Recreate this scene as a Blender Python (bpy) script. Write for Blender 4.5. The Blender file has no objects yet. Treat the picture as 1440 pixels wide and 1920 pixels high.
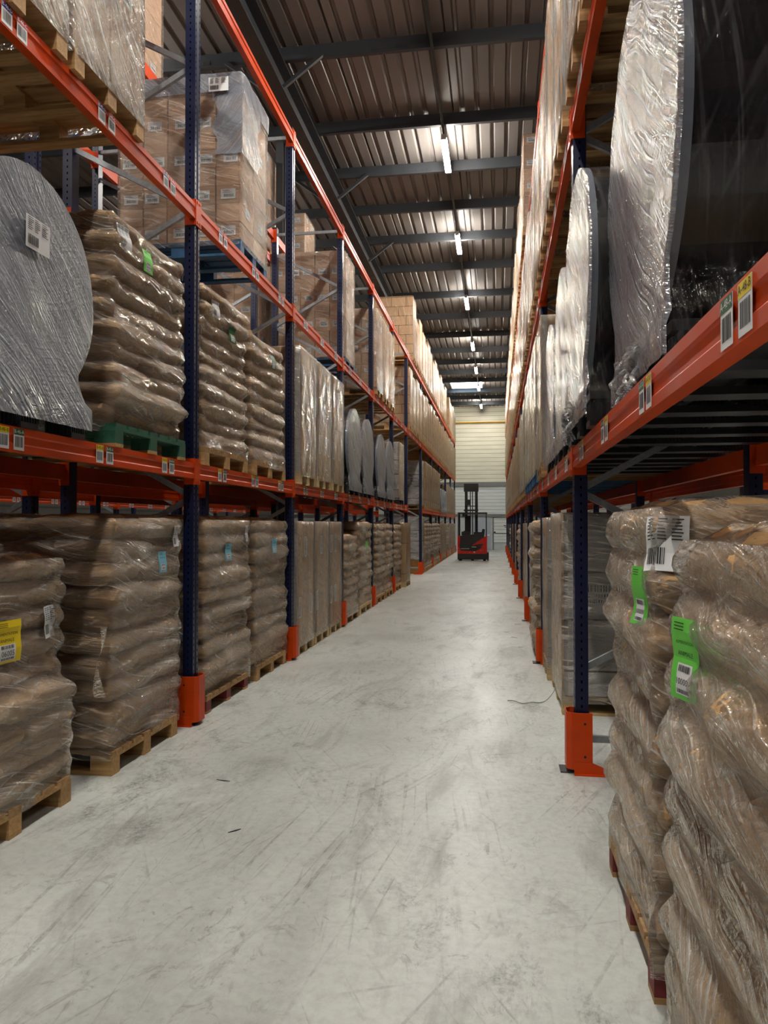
import bpy, math, random
from mathutils import Vector, Matrix, noise
from mathutils.bvhtree import BVHTree

S = bpy.context.scene
COL = S.collection
R = math.radians

# ------------------------------------------------------------------ camera, world, exposure
CAM_H = 1.53
cd = bpy.data.cameras.new('camera'); cam = bpy.data.objects.new('camera', cd); COL.objects.link(cam)
cam.location = (0, 0, CAM_H)
cam.rotation_euler = (R(90.93), 0, R(8.53))
cd.sensor_fit = 'VERTICAL'; cd.sensor_height = 36; cd.lens = 1420 / 1920 * 36
cd.clip_start = 0.05; cd.clip_end = 200
S.camera = cam
W = bpy.data.worlds.new('sky'); S.world = W; W.use_nodes = True
W.node_tree.nodes['Background'].inputs[0].default_value = (0.72, 0.86, 1.0, 1)
W.node_tree.nodes['Background'].inputs[1].default_value = 9.0
S.view_settings.view_transform = 'Standard'; S.view_settings.look = 'None'
S.view_settings.gamma = 1; S.view_settings.use_curve_mapping = False
S.view_settings.exposure = 1.24
TUBE = 150.0            # radiance of a luminaire's diffuser
S.cycles.use_denoising = True; S.cycles.adaptive_threshold = 0.02
S.cycles.max_bounces = 6; S.cycles.diffuse_bounces = 3; S.cycles.glossy_bounces = 2
S.cycles.transparent_max_bounces = 16; S.cycles.transmission_bounces = 3
S.cycles.sample_clamp_indirect = 4.0
S.cycles.caustics_reflective = False; S.cycles.caustics_refractive = False

# ------------------------------------------------------------------ layout (x across, y down the aisle, z up)
XL, XR = -2.30, 0.47                    # aisle faces of the two racks
LP = [-0.09 + 2.8 * k for k in range(8)] + [19.51 + 3.7 * k - 0.09 + 0.0 for k in range(1, 7)]
LP = [-0.09, 2.71, 5.51, 8.31, 11.11, 13.91, 16.67, 19.40, 23.10, 26.80, 30.50, 34.20, 37.90, 41.60]
RP = [1.10 + 3.7 * k for k in range(-1, 12)]; RP[2] = 4.81
LZ = [2.0, 4.0, 6.0]; RZ = [2.0, 4.1, 6.2]
END_Y = 45.6; ROOF = 8.58
LAMP_X = -0.91; LAMP_Z = 8.23
ORD = ['nearest', 'second', 'third', 'fourth', 'fifth', 'sixth', 'seventh', 'eighth', 'ninth', 'tenth', 'eleventh', 'twelfth', 'thirteenth']

# ------------------------------------------------------------------ materials
def srgb(r, g, b):
    f = lambda c: (c / 255 / 12.92) if c / 255 <= 0.04045 else ((c / 255 + 0.055) / 1.055) ** 2.4
    return (f(r), f(g), f(b), 1)

class NT:
    def __init__(s, name):
        m = bpy.data.materials.new(name); m.use_nodes = True
        s.m = m; s.t = m.node_tree; s.t.nodes.clear(); s.out = s.n('ShaderNodeOutputMaterial')
    def n(s, t, **k):
        x = s.t.nodes.new(t)
        for a, v in k.items():
            setattr(x, a, v)
        return x
    def l(s, a, b): s.t.links.new(a, b)
    def set(s, node, **k):
        for a, v in k.items():
            node.inputs[a.replace('_', ' ')].default_value = v
        return node
    def math(s, op, a, b=None, c=None, clamp=False):
        x = s.n('ShaderNodeMath', operation=op, use_clamp=clamp)
        for i, v in enumerate((a, b, c)):
            if v is None: continue
            if hasattr(v, 'is_linked'): s.l(v, x.inputs[i])
            else: x.inputs[i].default_value = v
        return x.outputs[0]
    def coord(s, kind='Object', scale=(1, 1, 1), rot=(0, 0, 0)):
        c = s.n('ShaderNodeTexCoord'); mp = s.n('ShaderNodeMapping')
        mp.inputs['Scale'].default_value = scale; mp.inputs['Rotation'].default_value = rot
        s.l(c.outputs[kind], mp.inputs[0]); return mp.outputs[0]
    def noise(s, vec, scale=5, detail=3, rough=0.55, dist=0.0):
        x = s.n('ShaderNodeTexNoise'); s.set(x, Scale=scale, Detail=detail, Roughness=rough, Distortion=dist)
        if vec is not None: s.l(vec, x.inputs['Vector'])
        return x.outputs[0]
    def ramp(s, fac, stops):
        x = s.n('ShaderNodeValToRGB'); e = x.color_ramp.elements
        while len(e) < len(stops): e.new(0.5)
        for k, (p, c) in enumerate(stops):
            e[k].position = p; e[k].color = c if len(c) == 4 else (*c, 1)
        s.l(fac, x.inputs[0]); return x.outputs[0]
    def mix(s, fac, a, b, blend='MIX'):
        x = s.n('ShaderNodeMix', data_type='RGBA', blend_type=blend)
        for i, v in ((0, fac), (6, a), (7, b)):
            if hasattr(v, 'is_linked'): s.l(v, x.inputs[i])
            else: x.inputs[i].default_value = v
        return x.outputs[2]
    def range(s, v, a, b, c, d):
        x = s.n('ShaderNodeMapRange'); s.l(v, x.inputs[0])
        for i, q in enumerate((a, b, c, d)): x.inputs[i + 1].default_value = q
        return x.outputs[0]
    def bump(s, h, strength=0.3, dist=0.01, normal=None):
        x = s.n('ShaderNodeBump'); s.set(x, Strength=strength, Distance=dist); s.l(h, x.inputs['Height'])
        if normal is not None: s.l(normal, x.inputs['Normal'])
        return x.outputs[0]
    def bsdf(s, color, rough=0.5, metal=0.0, spec=0.5, normal=None, finish=True, coat=0.0):
        b = s.n('ShaderNodeBsdfPrincipled')
        for k, v in (('Base Color', color), ('Roughness', rough), ('Metallic', metal), ('Specular IOR Level', spec), ('Coat Weight', coat)):
            if hasattr(v, 'is_linked'): s.l(v, b.inputs[k])
            else: b.inputs[k].default_value = v
        if normal is not None: s.l(normal, b.inputs['Normal'])
        if finish: s.l(b.outputs[0], s.out.inputs[0])
        return b

def paint(name, col, rough=0.4, var=0.12, metal=0.0, spec=0.5, scale=6):
    m = NT(name); v = m.coord('Object')
    n = m.noise(v, scale, 4)
    dark = tuple(c * (1 - var) for c in col[:3]) + (1,); lite = tuple(min(1, c * (1 + var)) for c in col[:3]) + (1,)
    c = m.ramp(n, [(0.35, dark), (0.7, lite)])
    m.bsdf(c, m.range(n, 0.3, 0.7, rough * 0.85, rough * 1.15), metal, spec); return m.m

M = {}
M['orange'] = paint('orange_paint', srgb(200, 66, 10), 0.42, 0.1, spec=0.25)
M['black_steel'] = paint('black_steel', srgb(24, 26, 28), 0.4, 0.2)
M['dark_steel'] = paint('dark_grey_steel', srgb(44, 47, 51), 0.5, 0.12)
M['galv'] = paint('galvanised_steel', srgb(150, 155, 160), 0.38, 0.15, metal=0.55, scale=30)
M['plastic'] = paint('black_plastic', srgb(30, 31, 34), 0.35, 0.2)
M['drum'] = paint('drum_winding', srgb(20, 20, 26), 0.22, 0.3)
M['flange'] = paint('pale_flange', srgb(112, 120, 134), 0.5, 0.06)
M['red'] = paint('red_bodywork', srgb(190, 26, 18), 0.25, 0.06)
M['truck_black'] = paint('truck_black', srgb(22, 23, 22), 0.4, 0.2)
M['white'] = paint('white_paper', srgb(232, 234, 236), 0.55, 0.02)
M['ink'] = paint('black_ink', srgb(22, 22, 24), 0.6, 0.0)
M['yellow'] = paint('yellow_paper', srgb(236, 208, 20), 0.5, 0.03)
M['green'] = paint('green_paper', srgb(28, 96, 48), 0.5, 0.03)
M['blue_tag'] = paint('blue_paper', srgb(120, 190, 214), 0.5, 0.03)
M['lime'] = paint('lime_paper', srgb(112, 214, 84), 0.5, 0.03)
M['navy'] = paint('navy_paper', srgb(44, 42, 120), 0.5, 0.03)
M['crimson'] = paint('crimson_paper', srgb(190, 26, 40), 0.5, 0.03)
M['pale'] = paint('pale_strip', srgb(170, 165, 158), 0.5, 0.05)
M['yellow_pipe'] = paint('yellow_pipe_paint', srgb(222, 172, 40), 0.4, 0.04)
M['door'] = paint('grey_door_paint', srgb(160, 164, 170), 0.45, 0.03)
M['band'] = paint('grey_steel_band', srgb(112, 114, 110), 0.5, 0.05)
M['plinth'] = paint('plinth_concrete', srgb(178, 182, 176), 0.7, 0.08)
M['strap'] = paint('strap_plastic', srgb(58, 82, 72), 0.4, 0.1)
M['strap_dark'] = paint('dark_strap', srgb(26, 26, 28), 0.4, 0.1)
M['green_wood'] = paint('green_painted_wood', srgb(36, 92, 70), 0.6, 0.3, scale=20)
M['blue_wood'] = paint('blue_painted_wood', srgb(28, 84, 128), 0.6, 0.3, scale=20)
M['red_wood'] = paint('red_painted_wood', srgb(120, 44, 46), 0.7, 0.3, scale=20)

def post_mat():
    m = NT('navy_rack_steel'); uv = m.n('ShaderNodeUVMap'); sp = m.n('ShaderNodeSeparateXYZ'); m.l(uv.outputs[0], sp.inputs[0])
    a = m.math('LESS_THAN', m.math('ABSOLUTE', sp.outputs[0]), 0.0055)
    b = m.math('LESS_THAN', m.math('FRACT', m.math('DIVIDE', sp.outputs[1], 0.05)), 0.36)
    hole = m.math('MULTIPLY', a, b)
    n = m.noise(m.coord('Object'), 5, 4)
    base = m.ramp(n, [(0.3, srgb(13, 21, 50)), (0.7, srgb(19, 29, 64))])
    m.bsdf(m.mix(hole, base, (0.004, 0.004, 0.006, 1)), 0.3, 0.0, m.math('SUBTRACT', 0.5, m.math('MULTIPLY', hole, 0.5)))
    return m.m
M['navy_steel'] = post_mat()

def concrete():
    m = NT('polished_concrete'); P = m.coord('Object')
    big = m.noise(P, 0.45, 5, 0.6, 0.6)
    mid = m.noise(m.coord('Object', (1.6, 0.55, 1)), 1.6, 7, 0.68, 0.8)
    fine = m.noise(P, 22, 6, 0.7)
    c = m.ramp(big, [(0.32, srgb(188, 192, 188)), (0.5, srgb(208, 213, 209)), (0.7, srgb(224, 229, 226))])
    smear = m.range(mid, 0.52, 0.74, 0, 0.6)
    c = m.mix(smear, c, srgb(120, 117, 112))
    c = m.mix(m.range(fine, 0.42, 0.72, 0, 0.30), c, srgb(140, 138, 133))
    # tyre scuffs: long, thin, broken marks mostly along the aisle
    fleck = m.range(m.noise(P, 14, 3, 0.7), 0.44, 0.58, 0, 1)
    for k, (sx, sy, rot, thr, am) in enumerate(((70, 0.5, 0.13, 0.60, 0.45), (95, 0.8, -0.10, 0.60, 0.4), (55, 0.6, 0.42, 0.62, 0.4), (80, 0.7, -0.5, 0.63, 0.35), (40, 0.9, 1.2, 0.66, 0.3))):
        v = m.coord('Object', (1, 1, 1), (0, 0, rot)); m2 = m.n('ShaderNodeMapping'); m2.inputs['Scale'].default_value = (sx * 0.5, sy, 1); m.l(v, m2.inputs[0])
        s = m.noise(m2.outputs[0], 1.0, 2, 0.5, 0.5)
        mask = m.noise(m.coord('Object', (1, 1, 1), (0, 0, k + 0.7)), 0.8 + 0.35 * k, 4)
        f = m.math('MULTIPLY', m.math('MULTIPLY', m.range(s, thr, thr + 0.07, 0, am), m.range(mask, 0.46, 0.60, 0, 1)), m.math('ADD', m.math('MULTIPLY', fleck, 0.7), 0.3))
        c = m.mix(f, c, srgb(96, 93, 90))
    # dark rubbed blots in clusters
    blot = m.math('MULTIPLY', m.range(m.noise(m.coord('Object', (1, 0.6, 1)), 3.0, 9, 0.78, 0.4), 0.50, 0.64, 0, 0.85), m.range(m.noise(P, 0.6, 3), 0.47, 0.60, 0.08, 1))
    blot = m.math('MULTIPLY', blot, m.range(m.noise(P, 40, 4, 0.7), 0.38, 0.6, 0.15, 1))
    c = m.mix(blot, c, srgb(84, 82, 80))
    # small rubbed specks and cracks
    crack = m.math('MULTIPLY', m.range(m.noise(m.coord('Object', (1, 0.7, 1)), 9, 8, 0.8, 1.2), 0.55, 0.62, 0, 0.5), m.range(m.noise(P, 1.3, 3), 0.42, 0.6, 0.15, 1))
    c = m.mix(crack, c, srgb(104, 101, 97))
    # the far part of the aisle is browner and darker, with a noisy edge
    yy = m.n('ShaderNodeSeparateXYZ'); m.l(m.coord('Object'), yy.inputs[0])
    far_tone = m.math('ADD', yy.outputs[1], m.math('MULTIPLY', m.noise(P, 0.7, 5), 7.0))
    c = m.mix(m.range(far_tone, 9.5, 21, 0, 0.62), c, srgb(142, 136, 124))
    hole = m.range(m.noise(P, 60, 2), 0.76, 0.79, 0, 0.7)
    c = m.mix(hole, c, srgb(60, 58, 56))
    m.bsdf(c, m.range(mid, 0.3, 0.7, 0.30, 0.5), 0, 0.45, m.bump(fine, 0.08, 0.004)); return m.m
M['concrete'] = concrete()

def wood(name, a, b):
    m = NT(name); v = m.coord('Object', (3, 30, 30)); n = m.noise(v, 1.2, 5, 0.6, 0.5)
    v2 = m.noise(m.coord('Object'), 4, 3)
    inf = m.n('ShaderNodeObjectInfo')
    c = m.ramp(n, [(0.3, a), (0.7, b)])
    c = m.mix(m.range(v2, 0.5, 0.75, 0, 0.35), c, tuple(x * 0.45 for x in a[:3]) + (1,))
    h = m.n('ShaderNodeHueSaturation'); m.l(c, h.inputs['Color']); m.l(m.range(inf.outputs['Random'], 0, 1, 0.78, 1.15), h.inputs['Value'])
    m.bsdf(h.outputs[0], 0.65, 0, 0.3, m.bump(n, 0.25, 0.004)); return m.m
M['wood'] = wood('pallet_wood', srgb(150, 112, 70), srgb(196, 160, 108))
M['wood_pale'] = wood('pale_pallet_wood', srgb(186, 156, 108), srgb(216, 190, 142))
M['wood_brown'] = wood('brown_crate_board', srgb(134, 92, 44), srgb(160, 116, 60))

def kraft(name, a, b, wr=0.5, scale=9):
    m = NT(name); P = m.coord('Object'); n = m.noise(P, scale, 6, 0.62, 0.6); f = m.noise(P, 3, 3)
    inf = m.n('ShaderNodeObjectInfo')
    c = m.ramp(f, [(0.3, a), (0.7, b)])
    h = m.n('ShaderNodeHueSaturation'); m.l(c, h.inputs['Color']); m.l(m.range(inf.outputs['Random'], 0, 1, 0.70, 1.16), h.inputs['Value'])
    m.bsdf(h.outputs[0], 0.62, 0, 0.35, m.bump(n, wr, 0.02)); return m.m
M['sack'] = kraft('kraft_sack_paper', srgb(198, 154, 102), srgb(226, 184, 130), 0.9, 6)
M['carton'] = kraft('carton_board', srgb(196, 156, 122), srgb(212, 174, 140), 0.04, 4)
M['carton_grey'] = kraft('dull_carton_board', srgb(184, 146, 102), srgb(206, 168, 122), 0.04, 4)

def foil():
    m = NT('silver_sheet_wrap'); P = m.coord('Object', (1, 1, 2.2)); n = m.noise(P, 1.1, 3, 0.5, 0.6)
    c = m.ramp(n, [(0.35, srgb(196, 199, 200)), (0.65, srgb(236, 238, 240))])
    m.bsdf(c, 0.28, 0.25, 0.8, m.bump(n, 0.5, 0.05)); return m.m
M['foil'] = foil()

def film(name, lo, hi, col=(0.80, 0.79, 0.77, 1), rot=0.25, rough=0.13, bump=0.9, dens=80, face=0.22, cross=0.5, refl=0.9, fan=0.0, haze=0.25, und=0.02, pmin=0.25):
    """stretch film: mostly clear, with fine pulled streaks, patches of haze and glossy ridges"""
    m = NT(name); c = m.n('ShaderNodeTexCoord'); inf = m.n('ShaderNodeObjectInfo')
    off = m.n('ShaderNodeVectorMath', operation='ADD'); m.l(c.outputs['UV'], off.inputs[0]); m.l(inf.outputs['Random'], off.inputs[1])
    src = off.outputs[0]
    warp = m.noise(src, 1.7, 1)
    sp = m.n('ShaderNodeSeparateXYZ'); m.l(src, sp.inputs[0]); cb = m.n('ShaderNodeCombineXYZ'); m.l(sp.outputs[0], cb.inputs[0])
    bend = m.math('MULTIPLY', warp, 0.22)
    if fan: bend = m.math('ADD', bend, m.math('MULTIPLY', m.math('POWER', m.math('FRACT', m.math('MULTIPLY', sp.outputs[0], 0.5)), 2.0), fan))
    m.l(m.math('ADD', sp.outputs[1], bend), cb.inputs[1]); src = cb.outputs[0]
    def st(angle, sx, sy, det):
        mp = m.n('ShaderNodeMapping'); mp.inputs['Rotation'].default_value = (0, 0, angle); m.l(src, mp.inputs[0])
        m2 = m.n('ShaderNodeMapping'); m2.inputs['Scale'].default_value = (sx, sy, 1); m.l(mp.outputs[0], m2.inputs[0])
        return m.noise(m2.outputs[0], 1, det, 0.6, 0.15)
    s1 = st(rot, 1.6, dens, 2); s2 = st(-rot * 0.7 - 0.1, 2.2, dens * 0.6, 1); s3 = st(rot * 0.8, 1.2, 9, 3)
    patch = m.range(m.noise(src, 2.6, 3), 0.40, 0.62, pmin, 1.0)
    l1 = m.range(s1, 0.53, 0.68, 0, 1); l2 = m.math('MULTIPLY', m.range(s2, 0.56, 0.70, 0, 1), cross)
    line = m.math('MULTIPLY', m.math('ADD', l1, l2), patch)
    hz = m.math('MULTIPLY', m.range(s3, 0.36, 0.66, 0, 1), haze)
    lw = m.n('ShaderNodeLayerWeight'); lw.inputs[0].default_value = 0.3
    fac = m.math('ADD', m.math('ADD', m.math('MULTIPLY', line, hi), hz), m.math('ADD', m.math('MULTIPLY', lw.outputs['Facing'], face), lo), clamp=True)
    h = m.math('ADD', m.math('ADD', m.math('MULTIPLY', s1, 0.005), m.math('MULTIPLY', s2, 0.003)), m.math('ADD', m.math('MULTIPLY', s3, und), m.math('MULTIPLY', m.noise(src, 22, 3, 0.6, 1.0), 0.006)))
    nb = m.bump(h, bump, 1.0)
    b = m.bsdf(col, 0.35, 0.0, 0.3, nb, finish=False)
    g = m.n('ShaderNodeBsdfGlossy'); g.inputs['Roughness'].default_value = rough; m.l(nb, g.inputs['Normal']); g.inputs[0].default_value = (1, 0.96, 0.85, 1)  # golden colour of the highlights put into the gloss tint
    tr = m.n('ShaderNodeBsdfTransparent')
    mx = m.n('ShaderNodeMixShader'); m.l(fac, mx.inputs[0]); m.l(tr.outputs[0], mx.inputs[1]); m.l(b.outputs[0], mx.inputs[2])
    fr = m.n('ShaderNodeFresnel'); fr.inputs[0].default_value = 1.55; m.l(nb, fr.inputs['Normal'])
    mx2 = m.n('ShaderNodeMixShader'); m.l(m.math('MULTIPLY', fr.outputs[0], refl, clamp=True), mx2.inputs[0]); m.l(mx.outputs[0], mx2.inputs[1]); m.l(g.outputs[0], mx2.inputs[2])
    m.l(mx2.outputs[0], m.out.inputs[0]); return m.m
M['film'] = film('stretch_film', 0.01, 0.55, (0.85, 0.78, 0.70, 1), rot=0.25, haze=0.2, bump=2.4, rough=0.09, pmin=0.35)
M['film_box'] = film('stretch_film_over_cartons', 0.01, 0.45, rot=0.4, dens=64, haze=0.10, face=0.08, refl=0.7, rough=0.08, bump=2.4)
M['film_milk'] = film('layered_stretch_film', 0.42, 0.6, (0.29, 0.325, 0.39, 1), rot=0.6, dens=75, cross=0.08, haze=0.22, face=0.06, fan=0.5, bump=2.2, refl=0.35, rough=0.12, und=0.004, pmin=0.5)
M['film_far'] = film('film_on_distant_stacks', 0.0, 0.42, (0.62, 0.53, 0.41, 1), rot=1.4, dens=14, haze=0.05, face=0.04, refl=0.5, bump=2.6, rough=0.09, und=0.02, pmin=0.5)
M['film_heavy'] = film('heavy_diagonal_stretch_film', 0.02, 0.62, (0.74, 0.72, 0.68, 1), rot=0.75, dens=48, cross=0.2, haze=0.25, bump=3.0, rough=0.09, und=0.012, pmin=0.6)
M['film_clear'] = film('thin_stretch_film', 0.0, 0.14, (0.5, 0.51, 0.56, 1), rot=1.45, dens=50, face=0.03, haze=0.02, refl=0.35)
M['film_grey'] = film('tall_stretch_film', 0.02, 0.5, (0.60, 0.55, 0.48, 1), rot=1.35, dens=40, haze=0.12, face=0.08, refl=0.6, bump=2.6, rough=0.1)

def sheet():
    m = NT('roof_sheet'); n = m.noise(m.coord('Object', (1, 0.15, 1)), 2.2, 4)
    c = m.ramp(n, [(0.3, srgb(102, 97, 94)), (0.7, srgb(119, 114, 109))])
    m.bsdf(c, 0.42, 0.25, 0.5); return m.m
M['roof'] = sheet()
def panel(name, a, b, step):
    m = NT(name); c = m.n('ShaderNodeTexCoord'); sp = m.n('ShaderNodeSeparateXYZ'); m.l(c.outputs['Object'], sp.inputs[0])
    f = m.math('FRACT', m.math('DIVIDE', sp.outputs[2], step))
    line = m.math('LESS_THAN', f, 0.10)
    n = m.noise(m.coord('Object', (0.4, 1, 3)), 2, 3)
    m.bsdf(m.mix(line, m.ramp(n, [(0.3, a), (0.7, b)]), tuple(x * 0.45 for x in a[:3]) + (1,)), 0.4, 0.1, 0.5, m.bump(f, 0.4, 0.03)); return m.m
M['wall_panel'] = panel('cream_wall_panel', srgb(206, 202, 180), srgb(222, 218, 196), 0.25)
M['wall_low'] = panel('pale_shutter_panel', srgb(206, 210, 204), srgb(222, 224, 218), 0.2)
M['wall_side'] = panel('grey_wall_panel', srgb(62, 61, 58), srgb(74, 72, 68), 0.5)
def emit(name, col, st):
    m = NT(name); e = m.n('ShaderNodeEmission'); e.inputs[0].default_value = col; e.inputs[1].default_value = st; m.l(e.outputs[0], m.out.inputs[0]); return m.m
M['tube'] = emit('luminaire_diffuser', (1.0, 0.945, 0.86, 1), TUBE)
def glass():
    m = NT('skylight_glazing'); a = m.n('ShaderNodeBsdfTransparent'); g = m.n('ShaderNodeBsdfGlossy'); g.inputs[1].default_value = 0.1
    x = m.n('ShaderNodeMixShader'); x.inputs[0].default_value = 0.08; a.inputs[0].default_value = (0.85, 0.95, 1, 1)
    m.l(a.outputs[0], x.inputs[1]); m.l(g.outputs[0], x.inputs[2]); m.l(x.outputs[0], m.out.inputs[0]); return m.m
M['glass'] = glass()
def brickbox(name, mat, mortar, w, h, off):
    m = NT(name); c = m.n('ShaderNodeTexCoord'); b = m.n('ShaderNodeTexBrick'); m.l(c.outputs['UV'], b.inputs[0])
    b.inputs['Color1'].default_value = mat[0]; b.inputs['Color2'].default_value = mat[1]; b.inputs['Mortar'].default_value = mortar
    b.inputs['Scale'].default_value = 1; b.inputs['Brick Width'].default_value = w; b.inputs['Row Height'].default_value = h
    b.inputs['Mortar Size'].default_value = 0.006; b.offset = off
    m.bsdf(b.outputs[0], 0.6, 0, 0.3); return m.m
M['cartons_far'] = brickbox('stacked_carton_faces', (srgb(192, 152, 114), srgb(208, 168, 130)), srgb(70, 52, 38), 0.4, 0.24, 0.5)
M['tall_far'] = brickbox('tall_carton_faces', (srgb(160, 128, 92), srgb(200, 164, 122)), srgb(80, 64, 50), 0.14, 0.74, 0.0)

# ------------------------------------------------------------------ mesh helpers
class MB:
    def __init__(s): s.v, s.f, s.mi, s.uv = [], [], [], []
    def face(s, idx, mi=0, uv=None):
        s.f.append(idx); s.mi.append(mi); s.uv.append(uv or [(0, 0)] * len(idx)); return s
    def box(s, x0, x1, y0, y1, z0, z1, mi=0):
        b = len(s.v)
        s.v += [(x, y, z) for z in (z0, z1) for y in (y0, y1) for x in (x0, x1)]
        q = [((0, 2, 3, 1), 'xy'), ((4, 5, 7, 6), 'xy'), ((0, 1, 5, 4), 'xz'), ((2, 6, 7, 3), 'xz'), ((0, 4, 6, 2), 'yz'), ((1, 3, 7, 5), 'yz')]
        for idx, pl in q:
            pts = [s.v[b + i] for i in idx]
            k = {'xy': (0, 1), 'xz': (0, 2), 'yz': (1, 2)}[pl]
            s.face([b + i for i in idx], mi, [(p[k[0]] * 1.0 + 5, p[k[1]] + 5) for p in pts])
        return s
    def hexa(s, p, mi=0):      # 8 points, bottom ring then top ring
        b = len(s.v); s.v += [tuple(q) for q in p]
        for idx in ((3, 2, 1, 0), (4, 5, 6, 7), (0, 1, 5, 4), (1, 2, 6, 5), (2, 3, 7, 6), (3, 0, 4, 7)):
            s.face([b + i for i in idx], mi)
        return s
    def bar(s, a, c, w, h, mi=0, up=(0, 0, 1)):
        a, c = Vector(a), Vector(c); d = (c - a).normalized(); u = Vector(up)
        if abs(d.dot(u)) > 0.98: u = Vector((0, 1, 0))
        r = d.cross(u).normalized() * w / 2; t = r.cross(d).normalized() * h / 2
        return s.hexa([a - r - t, a + r - t, c + r - t, c - r - t, a - r + t, a + r + t, c + r + t, c - r + t], mi)
    def prism(s, poly, axis, t0, t1, mi=0, uvf=None):
        """poly: 2-D points; axis z -> (x,y), axis y -> (x,z), axis x -> (y,z)"""
        def P(p, t): return (p[0], p[1], t) if axis == 'z' else (p[0], t, p[1]) if axis == 'y' else (t, p[0], p[1])
        b = len(s.v); n = len(poly)
        s.v += [P(p, t0) for p in poly] + [P(p, t1) for p in poly]
        for i in range(n):
            j = (i + 1) % n
            uv = None
            if uvf is not None and uvf[i] is not None:
                e = uvf[i]; uv = [(e[0], t0), (e[1], t0), (e[1], t1), (e[0], t1)]
            elif uvf is not None: uv = [(9, t0)] * 4
            s.face([b + i, b + j, b + n + j, b + n + i], mi, uv)
        s.face([b + i for i in range(n)][::-1], mi, [(9, 0)] * n if uvf else None); s.face([b + n + i for i in range(n)], mi, [(9, 0)] * n if uvf else None)
        return s
    def cyl(s, c, r, t0, t1, axis='z', n=20, mi=0, r2=None):
        r2 = r if r2 is None else r2
        def P(a, rr, t):
            p, q = rr * math.cos(a), rr * math.sin(a)
            return (c[0] + p, c[1] + q, t) if axis == 'z' else (c[0] + p, t, c[1] + q) if axis == 'y' else (t, c[0] + p, c[1] + q)
        b = len(s.v); A = [2 * math.pi * i / n for i in range(n)]
        s.v += [P(a, r, t0) for a in A] + [P(a, r2, t1) for a in A]
        for i in range(n):
            j = (i + 1) % n; s.face([b + i, b + j, b + n + j, b + n + i], mi)
        s.face([b + i for i in range(n)][::-1], mi); s.face([b + n + i for i in range(n)], mi)
        return s
    def grid(s, pts, uvs, closed=False, mi=0):
        b = len(s.v); nr = len(pts); nc = len(pts[0])
        for row in pts: s.v += [tuple(p) for p in row]
        for i in range(nr - 1):
            for j in range(nc if closed else nc - 1):
                k = (j + 1) % nc
                a, e = uvs[i][j], uvs[i + 1][j]
                bq, eq = (uvs[i][k], uvs[i + 1][k]) if k else ((a[0] + 0.1, a[1]), (e[0] + 0.1, e[1]))
                s.face([b + i * nc + j, b + i * nc + k, b + (i + 1) * nc + k, b + (i + 1) * nc + j], mi, [a, bq, eq, e])
        return s
    def mesh(s, name, mats, smooth=False):
        me = bpy.data.meshes.new(name); me.from_pydata(s.v, [], s.f)
        ms = mats if isinstance(mats, (list, tuple)) else [mats]
        for m in ms: me.materials.append(M[m] if isinstance(m, str) else m)
        me.polygons.foreach_set('material_index', s.mi)
        lay = me.uv_layers.new(name='UVMap')
        flat = [c for u in s.uv for p in u for c in p]
        lay.data.foreach_set('uv', flat)
        if smooth: me.polygons.foreach_set('use_smooth', [True] * len(s.f))
        me.update(); return me

def put(name, me, parent=None, loc=(0, 0, 0), rot=(0, 0, 0), scale=None):
    o = bpy.data.objects.new(name, me); COL.objects.link(o); o.parent = parent
    o.location = loc; o.rotation_euler = rot
    if scale: o.scale = scale
    return o
def build(mb, name, mats, parent=None, loc=(0, 0, 0), smooth=False, rot=(0, 0, 0)):
    return put(name, mb.mesh(name, mats, smooth), parent, loc, rot)
def tag(o, label=None, cat=None, group=None, kind=None):
    if label: o['label'] = label
    if cat: o['category'] = cat
    if group: o['group'] = group
    if kind: o['kind'] = kind
    return o
def empty(name, loc, label, cat, group=None, rz=0):
    o = bpy.data.objects.new(name, None); COL.objects.link(o); o.location = loc; o.rotation_euler = (0, 0, rz)
    o.empty_display_size = 0.1
    return tag(o, label, cat, group)
def dup(root, loc, label, group=None, rz=None):
    def cp(o, par):
        c = o.copy(); COL.objects.link(c); c.parent = par
        for ch in kids.get(o.name, ()): cp(ch, c)
        return c
    kids = {}
    for ch in root.children_recursive: kids.setdefault(ch.parent.name, []).append(ch)
    r = cp(root, None); r.location = loc; r['label'] = label
    if group: r['group'] = group
    if rz is not None: r.rotation_euler = (0, 0, rz)
    return r
def struct(mb, name, mats, smooth=False, loc=(0, 0, 0)):
    return tag(build(mb, name, mats, None, loc, smooth), kind='structure')

_fonts = {}
def text_mesh(body, size, mat, name='lettering'):
    key = (body, size, mat)
    if key in _fonts: return _fonts[key]
    c = bpy.data.curves.new('t', 'FONT'); c.body = body; c.size = size; c.align_x = 'CENTER'; c.align_y = 'CENTER'; c.resolution_u = 2
    o = bpy.data.objects.new('t', c); COL.objects.link(o); bpy.context.view_layer.update()
    me = bpy.data.meshes.new_from_object(o.evaluated_get(bpy.context.evaluated_depsgraph_get()))
    bpy.data.objects.remove(o); me.name = name; me.materials.clear(); me.materials.append(M[mat]); _fonts[key] = me; return me

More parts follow.
